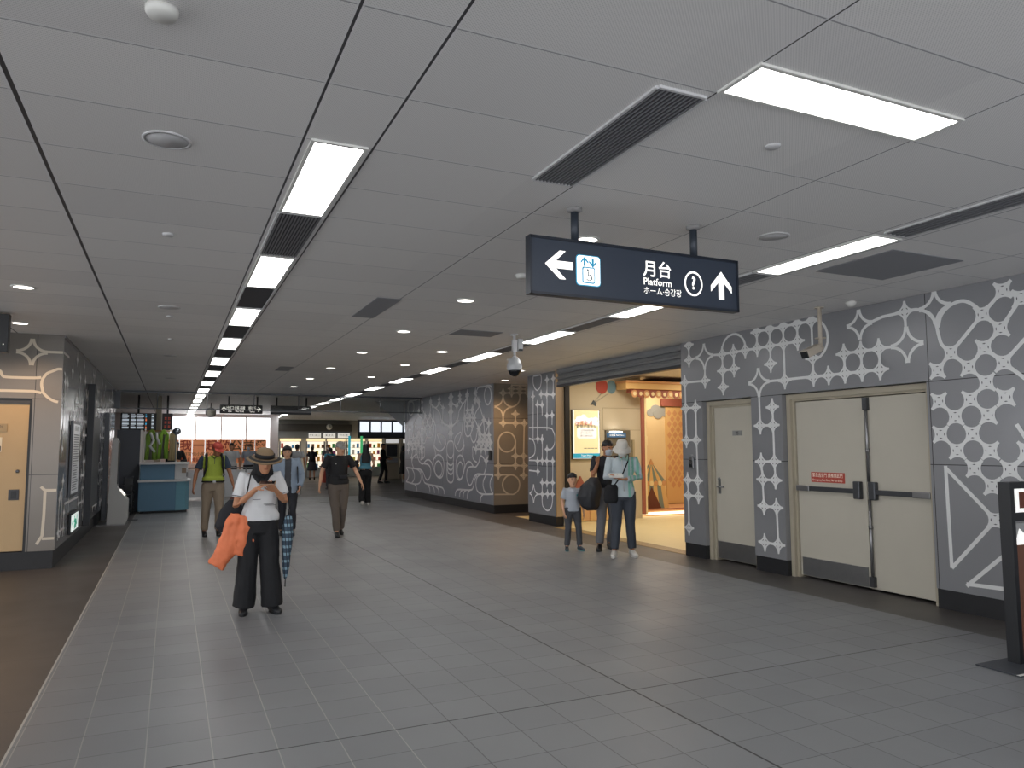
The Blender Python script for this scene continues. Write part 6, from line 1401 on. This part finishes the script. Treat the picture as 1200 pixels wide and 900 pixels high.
# ---- 5. woman in teal top from behind
person('person', 'woman seen from behind with long black hair and a teal sleeveless top', (4.93, 20.5, 0), math.radians(176), 1.70, SK3,
    pose=dict(kneeL=(.09, -.02, .49), ankL=(.10, .12, .12), heelL=.0, kneeR=(-.09, -.06, .5), ankR=(-.09, -.08, .085), elL=(.23, .02, 1.12), wrL=(.22, -.12, .95), elR=(-.24, .02, 1.12), wrR=(-.2, -.15, 1.0)),
    top=C_TEAL, bottom=C_BLK, shoe=(C_SHW, C_SHW), hair='long', voxel=.013, sleeve='none', topz=1.0, shape='f', wide=.025)
bm = bmesh.new(); chain(bm, [(V((4.66, 20.45, .98)), V((.05, 0, 0)), V((0, .1, 0))), (V((4.66, 20.45, 1.05)), V((.07, 0, 0)), V((0, .13, 0))), (V((4.67, 20.45, 1.25)), V((.05, 0, 0)), V((0, .1, 0)))], 12); o = remesh(bm, 'shoulder_bag', C_BLK2, None, .015, 2, .005); place_obj(o, Matrix(), 'black bag at the side of the long-haired woman in teal', 'bag')
# ---- 6. man in black further right
person('person', 'person all in black seen side on before the far ticket machines', (8.7, 32.9, 0), math.radians(60), 1.78, SK, pose=dict(kneeL=(.09, -.14, .5), ankL=(.09, -.12, .085), ankR=(-.09, .12, .085), elL=(.2, -.05, 1.12), wrL=(.15, -.28, 1.05), elR=(-.2, -.05, 1.12), wrR=(-.15, -.28, 1.05)), top=C_BLK, bottom=C_BLK, hair='short', voxel=.016, sleeve='long')
# ---- 7. woman with backpack in dark dress
t7 = person('person', 'woman from behind in a dark patterned skirt with a black backpack, far off', (6.29, 37.1, 0), math.radians(170), 1.66, SK3, pose=dict(kneeL=(.09, -.15, .5), ankL=(.1, -.2, .09), ankR=(-.12, .2, .12)), top=C_BLK2, skirt=(mat('skirt_pattern', hx('2e3038'), .8, var=.6, vscale=22), .5, .25), hair='short', voxel=.016, shape='f', shoe=(M_BLACK, M_BLACK))
bm = bmesh.new(); chain(bm, [(V((0, .17, 1.0)), V((.12, 0, 0)), V((0, .05, 0))), (V((0, .2, 1.05)), V((.14, 0, 0)), V((0, .07, 0))), (V((0, .2, 1.3)), V((.13, 0, 0)), V((0, .07, 0))), (V((0, .17, 1.4)), V((.08, 0, 0)), V((0, .04, 0)))], 12); place_obj(remesh(bm, 'backpack', C_BLK, None, .016, 2), fig_matrix(t7), 'black backpack on the woman in the dark patterned skirt', 'backpack')
# ---- 8..13 background people
person('person', 'person in a white shirt walking away behind the woman in the cardigan', (4.29, 28.6, 0), math.radians(165), 1.73, SK, top=C_WHITESH, bottom=C_JEAN, hair='short', voxel=.016)
person('person', 'man in a white short-sleeved shirt and dark trousers before the orange banners', (1.88, 27.1, 0), math.radians(-10), 1.77, SK, pose=dict(ankL=(.12, -.1, .085)), top=C_WHITESH, bottom=C_DGREY, hair='short', voxel=.016)
person('person', 'masked person in a pale grey shirt by the orange banners with one arm out', (2.66, 29.5, 0), math.radians(-25), 1.74, SK3, pose=dict(elL=(.4, -.05, 1.3), wrL=(.62, -.1, 1.32)), top=mat('shirt_pale', hx('9aa2ae'), .7), bottom=C_DNAVY, hair='short', mask=C_MASK, voxel=.016)
person('person', 'masked person in a grey shirt, small in the far distance before the shops', (6.9, 36.4, 0), math.radians(10), 1.74, SK3, top=C_GREYM, bottom=C_DGREY, hair='short', haircol=mat('hair_brown', hx('5a3428'), .6), mask=C_MASKW, voxel=.016)
person('person', 'person in a dark jacket with crossed arms behind the service counter', (.13, 24.75, 0), math.radians(25), 1.80, SK, pose=dict(elL=(.27, -.05, 1.14), wrL=(.02, -.2, 1.15), elR=(-.27, -.05, 1.14), wrR=(0, -.22, 1.1)), top=C_BLK, bottom=C_BLK, hair='short', sleeve='long', voxel=.016)
person('person', 'person in black half hidden by the left end of the block wall', (9.78, 33.3, 0), math.radians(100), 1.66, SK, pose=dict(kneeL=(.09, -.1, .5), ankL=(.1, -.1, .085)), top=C_BLK, skirt=(C_BLK, .4, .24), hair='bob', sleeve='long', voxel=.016, shape='f', shoe=(C_SHW, C_SHW))
person('person', 'person in a teal shirt mostly hidden behind the man in the black tee', (5.6, 29.0, 0), math.radians(190), 1.6, SK3, top=mat('shirt_teal_dark', hx('2f7f96'), .7), bottom=C_DGREY, hair='short', voxel=.016)

# ---- 14. boy
def exb(t, J, C, R3, s, mk):
    mb = MB(); mb.box(.06, .09, -.145, -.13, 1.2, 1.24, mat('print_teal', hx('3f8a8c'), .7)); mb.build('chest_print').parent = t
person('person', 'small boy in a light grey tee and dark grey trousers', (5.70, 10.15, 0), math.radians(-14), 1.19, SK3,
    pose=dict(ankL=(.16, .0, .085), ankR=(-.13, .02, .085), kneeL=(.13, -.02, .49), kneeR=(-.11, -.02, .49), footL=.3, footR=-.25, wrL=(.24, -.06, .83), wrR=(-.22, -.08, .86)),
    top=C_LGREY, bottom=C_DGREY, shoe=(mat('shoe_navy', hx('2c3a48'), .6), mat('sole_teal', hx('5c8f90'), .6)), hair='short', head=(math.radians(4), 0), voxel=.013, topz=.86, extras=exb, child=True, fat=1.03)
# ---- 15. masked man with black bag
m15 = person('person', 'masked man in a dark tee with one hand raised, behind the bucket hat person', (6.22, 9.98, 0), math.radians(-8), 1.71, SK,
    pose=dict(elR=(-.27, -.1, 1.13), wrR=(-.26, -.27, 1.34), elL=(.24, -.05, 1.14), wrL=(.12, -.28, 1.08), ankR=(-.14, -.02, .085), ankL=(.1, .12, .085), kneeR=(-.11, -.04, .49), headc=(0, -.05, 1.565), footR=-.5),
    top=C_BLK2, bottom=C_GJEAN, shoe=(M_BLACK, M_BLACK), hair='short', head=(math.radians(14), math.radians(10)), mask=C_MASK, voxel=.011, topz=.96, fat=1.02,
    handpose={'R': dict(d=V((-.05, -.15, 1)), n=V((.3, -.9, 0)), curl=.6)})
MW15 = fig_matrix(m15)
bm = bmesh.new()
chain(bm, [(V((-.31, -.1, .62)), V((.08, 0, 0)), V((0, .06, 0))), (V((-.33, -.1, .68)), V((.15, 0, 0)), V((0, .12, 0))), (V((-.34, -.1, .84)), V((.19, 0, 0)), V((0, .15, 0))), (V((-.30, -.1, 1.0)), V((.15, 0, 0)), V((0, .13, 0))), (V((-.25, -.1, 1.12)), V((.07, 0, 0)), V((0, .06, 0)))], 18)
place_obj(remesh(bm, 'carry_bag', mat('bag_black', hx('26272c'), .55, var=.2), None, .011, 2, .012, 7), MW15, 'large rounded black bag hanging from the arm of the masked man', 'bag')
# ---- 16. person in white bucket hat
def ex16(t, J, C, R3, s, mk):
    P = headP(C, R3, s)
    o = shell(C, R3, s, [[(.02, .093, .113, .004), (.06, .09, .11, .004), (.1, .082, .1, .004), (.13, .066, .08, .004), (.142, .03, .04, .004)]], 'bucket_hat', C_HATW, t, voxel=.01)
    mb = MB(); n = 30; rr = []
    for r_, z in ((.092, .04), (.115, .012), (.14, -.018)): rr.append([mb.bm.verts.new(P(r_*math.cos(2*PI*k/n), .004+r_*1.18*math.sin(2*PI*k/n), z+.004*math.sin(6*PI*k/n))) for k in range(n)])
    fs = [mb.bm.faces.new((A[k], A[(k+1) % n], B[(k+1) % n], B[k])) for A, B in zip(rr, rr[1:]) for k in range(n)]; mb._tag(fs, C_HATW)
    for f_ in fs: f_.smooth = True
    b = mb.build('brim'); b.parent = o; b.modifiers.new('s', 'SOLIDIFY').thickness = .004
    mb = MB(); mb.tube([(.1, .09, 1.42), (.09, .0, 1.485), (.06, -.11, 1.38), (-.02, -.155, 1.22), (-.12, -.15, 1.08), (-.17, -.1, 1.0)], .011, C_BLK, 6); mb.build('bag_strap').parent = t
    mb = MB(); mb.tube([(-.06, -.09, 1.455), (-.03, -.12, 1.40), (-.015, -.135, 1.2), (-.01, -.15, .95)], .004, C_MASKW, 5); mb.tube([(-.06, -.07, 1.47), (-.05, -.11, 1.4), (-.0, -.1, 1.44), (.05, -.11, 1.4), (.06, -.07, 1.47)], .014, mat('collar_pale', hx('9fc4ba'), .7), 7); mb.build('placket').parent = t
l16 = person('person', 'person in a white bucket hat and mint striped long-sleeved shirt reading a card', (6.06, 9.28, 0), math.radians(-22), 1.70, SK,
    pose=dict(elL=(.25, -.03, 1.15), wrL=(.0, -.24, 1.13), elR=(-.25, -.05, 1.15), wrR=(-.16, -.27, 1.16), headc=(-.01, -.05, 1.565), ankL=(.13, .02, .085), ankR=(-.14, -.02, .085), footL=.15, footR=-.3),
    top=mat('shirt_mint_white', hx('b4bfc4'), .75, var=.08), bottom=C_JEAN, shoe=(C_SHW, C_SHW), hair='low', head=(math.radians(22), math.radians(-8)), mask=C_MASKW, voxel=.011, topz=.86, sleeve='long', extras=ex16, fat=1.04, handpose={'L': dict(d=V((-.9, -.4, 0)), n=V((0, .1, 1)), curl=.3), 'R': dict(d=V((-.5, -.8, .1)), n=V((0, 0, 1)), curl=.3)},
    topmats=[C_MINT], toppaint=lambda c: 1 if ((c.x > .06 and noise.noise(V((c.x*4, c.y*3, c.z*2.2))) > -.12 and abs(((c.x*14) % 1)-.5) > .2)) else 0)
MW16 = fig_matrix(l16)
mb = MB(); Mq = Matrix.Translation((-.17, -.37, 1.19)) @ Matrix.Rotation(math.radians(25), 4, 'X'); mb.box(-.1, .1, -.06, .06, -.004, .004, M_WHITE, Mq); place(mb, 'paper_card', MW16, 'white card held in the hands of the bucket hat person', 'card')
bm = bmesh.new(); chain(bm, [(V((-.2, -.12, .78)), V((.08, 0, 0)), V((0, .035, 0))), (V((-.2, -.12, .82)), V((.11, 0, 0)), V((0, .045, 0))), (V((-.19, -.12, 1.0)), V((.1, 0, 0)), V((0, .04, 0))), (V((-.18, -.11, 1.05)), V((.07, 0, 0)), V((0, .03, 0)))], 14); place_obj(remesh(bm, 'shoulder_bag', C_BLK, None, .012, 2, .005), MW16, 'black shoulder bag hanging in front of the bucket hat person', 'bag')


# ================================================================== LIGHT, WORLD, CAMERA
w = bpy.data.worlds.new('world'); SC.world = w; w.use_nodes = True
w.node_tree.nodes['Background'].inputs[0].default_value = (.95, .97, 1, 1); w.node_tree.nodes['Background'].inputs[1].default_value = 2.9
cam = bpy.data.cameras.new('camera'); co = bpy.data.objects.new('camera', cam); COL.objects.link(co)
F_, YW, PT, RL = 865.0, .43134, .08507, -.00342
cam.sensor_width = 36; cam.lens = 36*F_/1200; cam.clip_end = 200
fwd = V((math.sin(YW)*math.cos(PT), math.cos(YW)*math.cos(PT), math.sin(PT))); right = V((math.cos(YW), -math.sin(YW), 0)); up = right.cross(fwd)
r = right*math.cos(RL)+up*math.sin(RL); u = -right*math.sin(RL)+up*math.cos(RL)
co.matrix_world = Matrix(((r.x, u.x, -fwd.x, 0), (r.y, u.y, -fwd.y, 0), (r.z, u.z, -fwd.z, 1.6), (0, 0, 0, 1)))
SC.camera = co
SC.view_settings.view_transform = 'Standard'; SC.view_settings.look = 'None'; SC.view_settings.exposure = 0
SC.cycles.use_light_tree = True
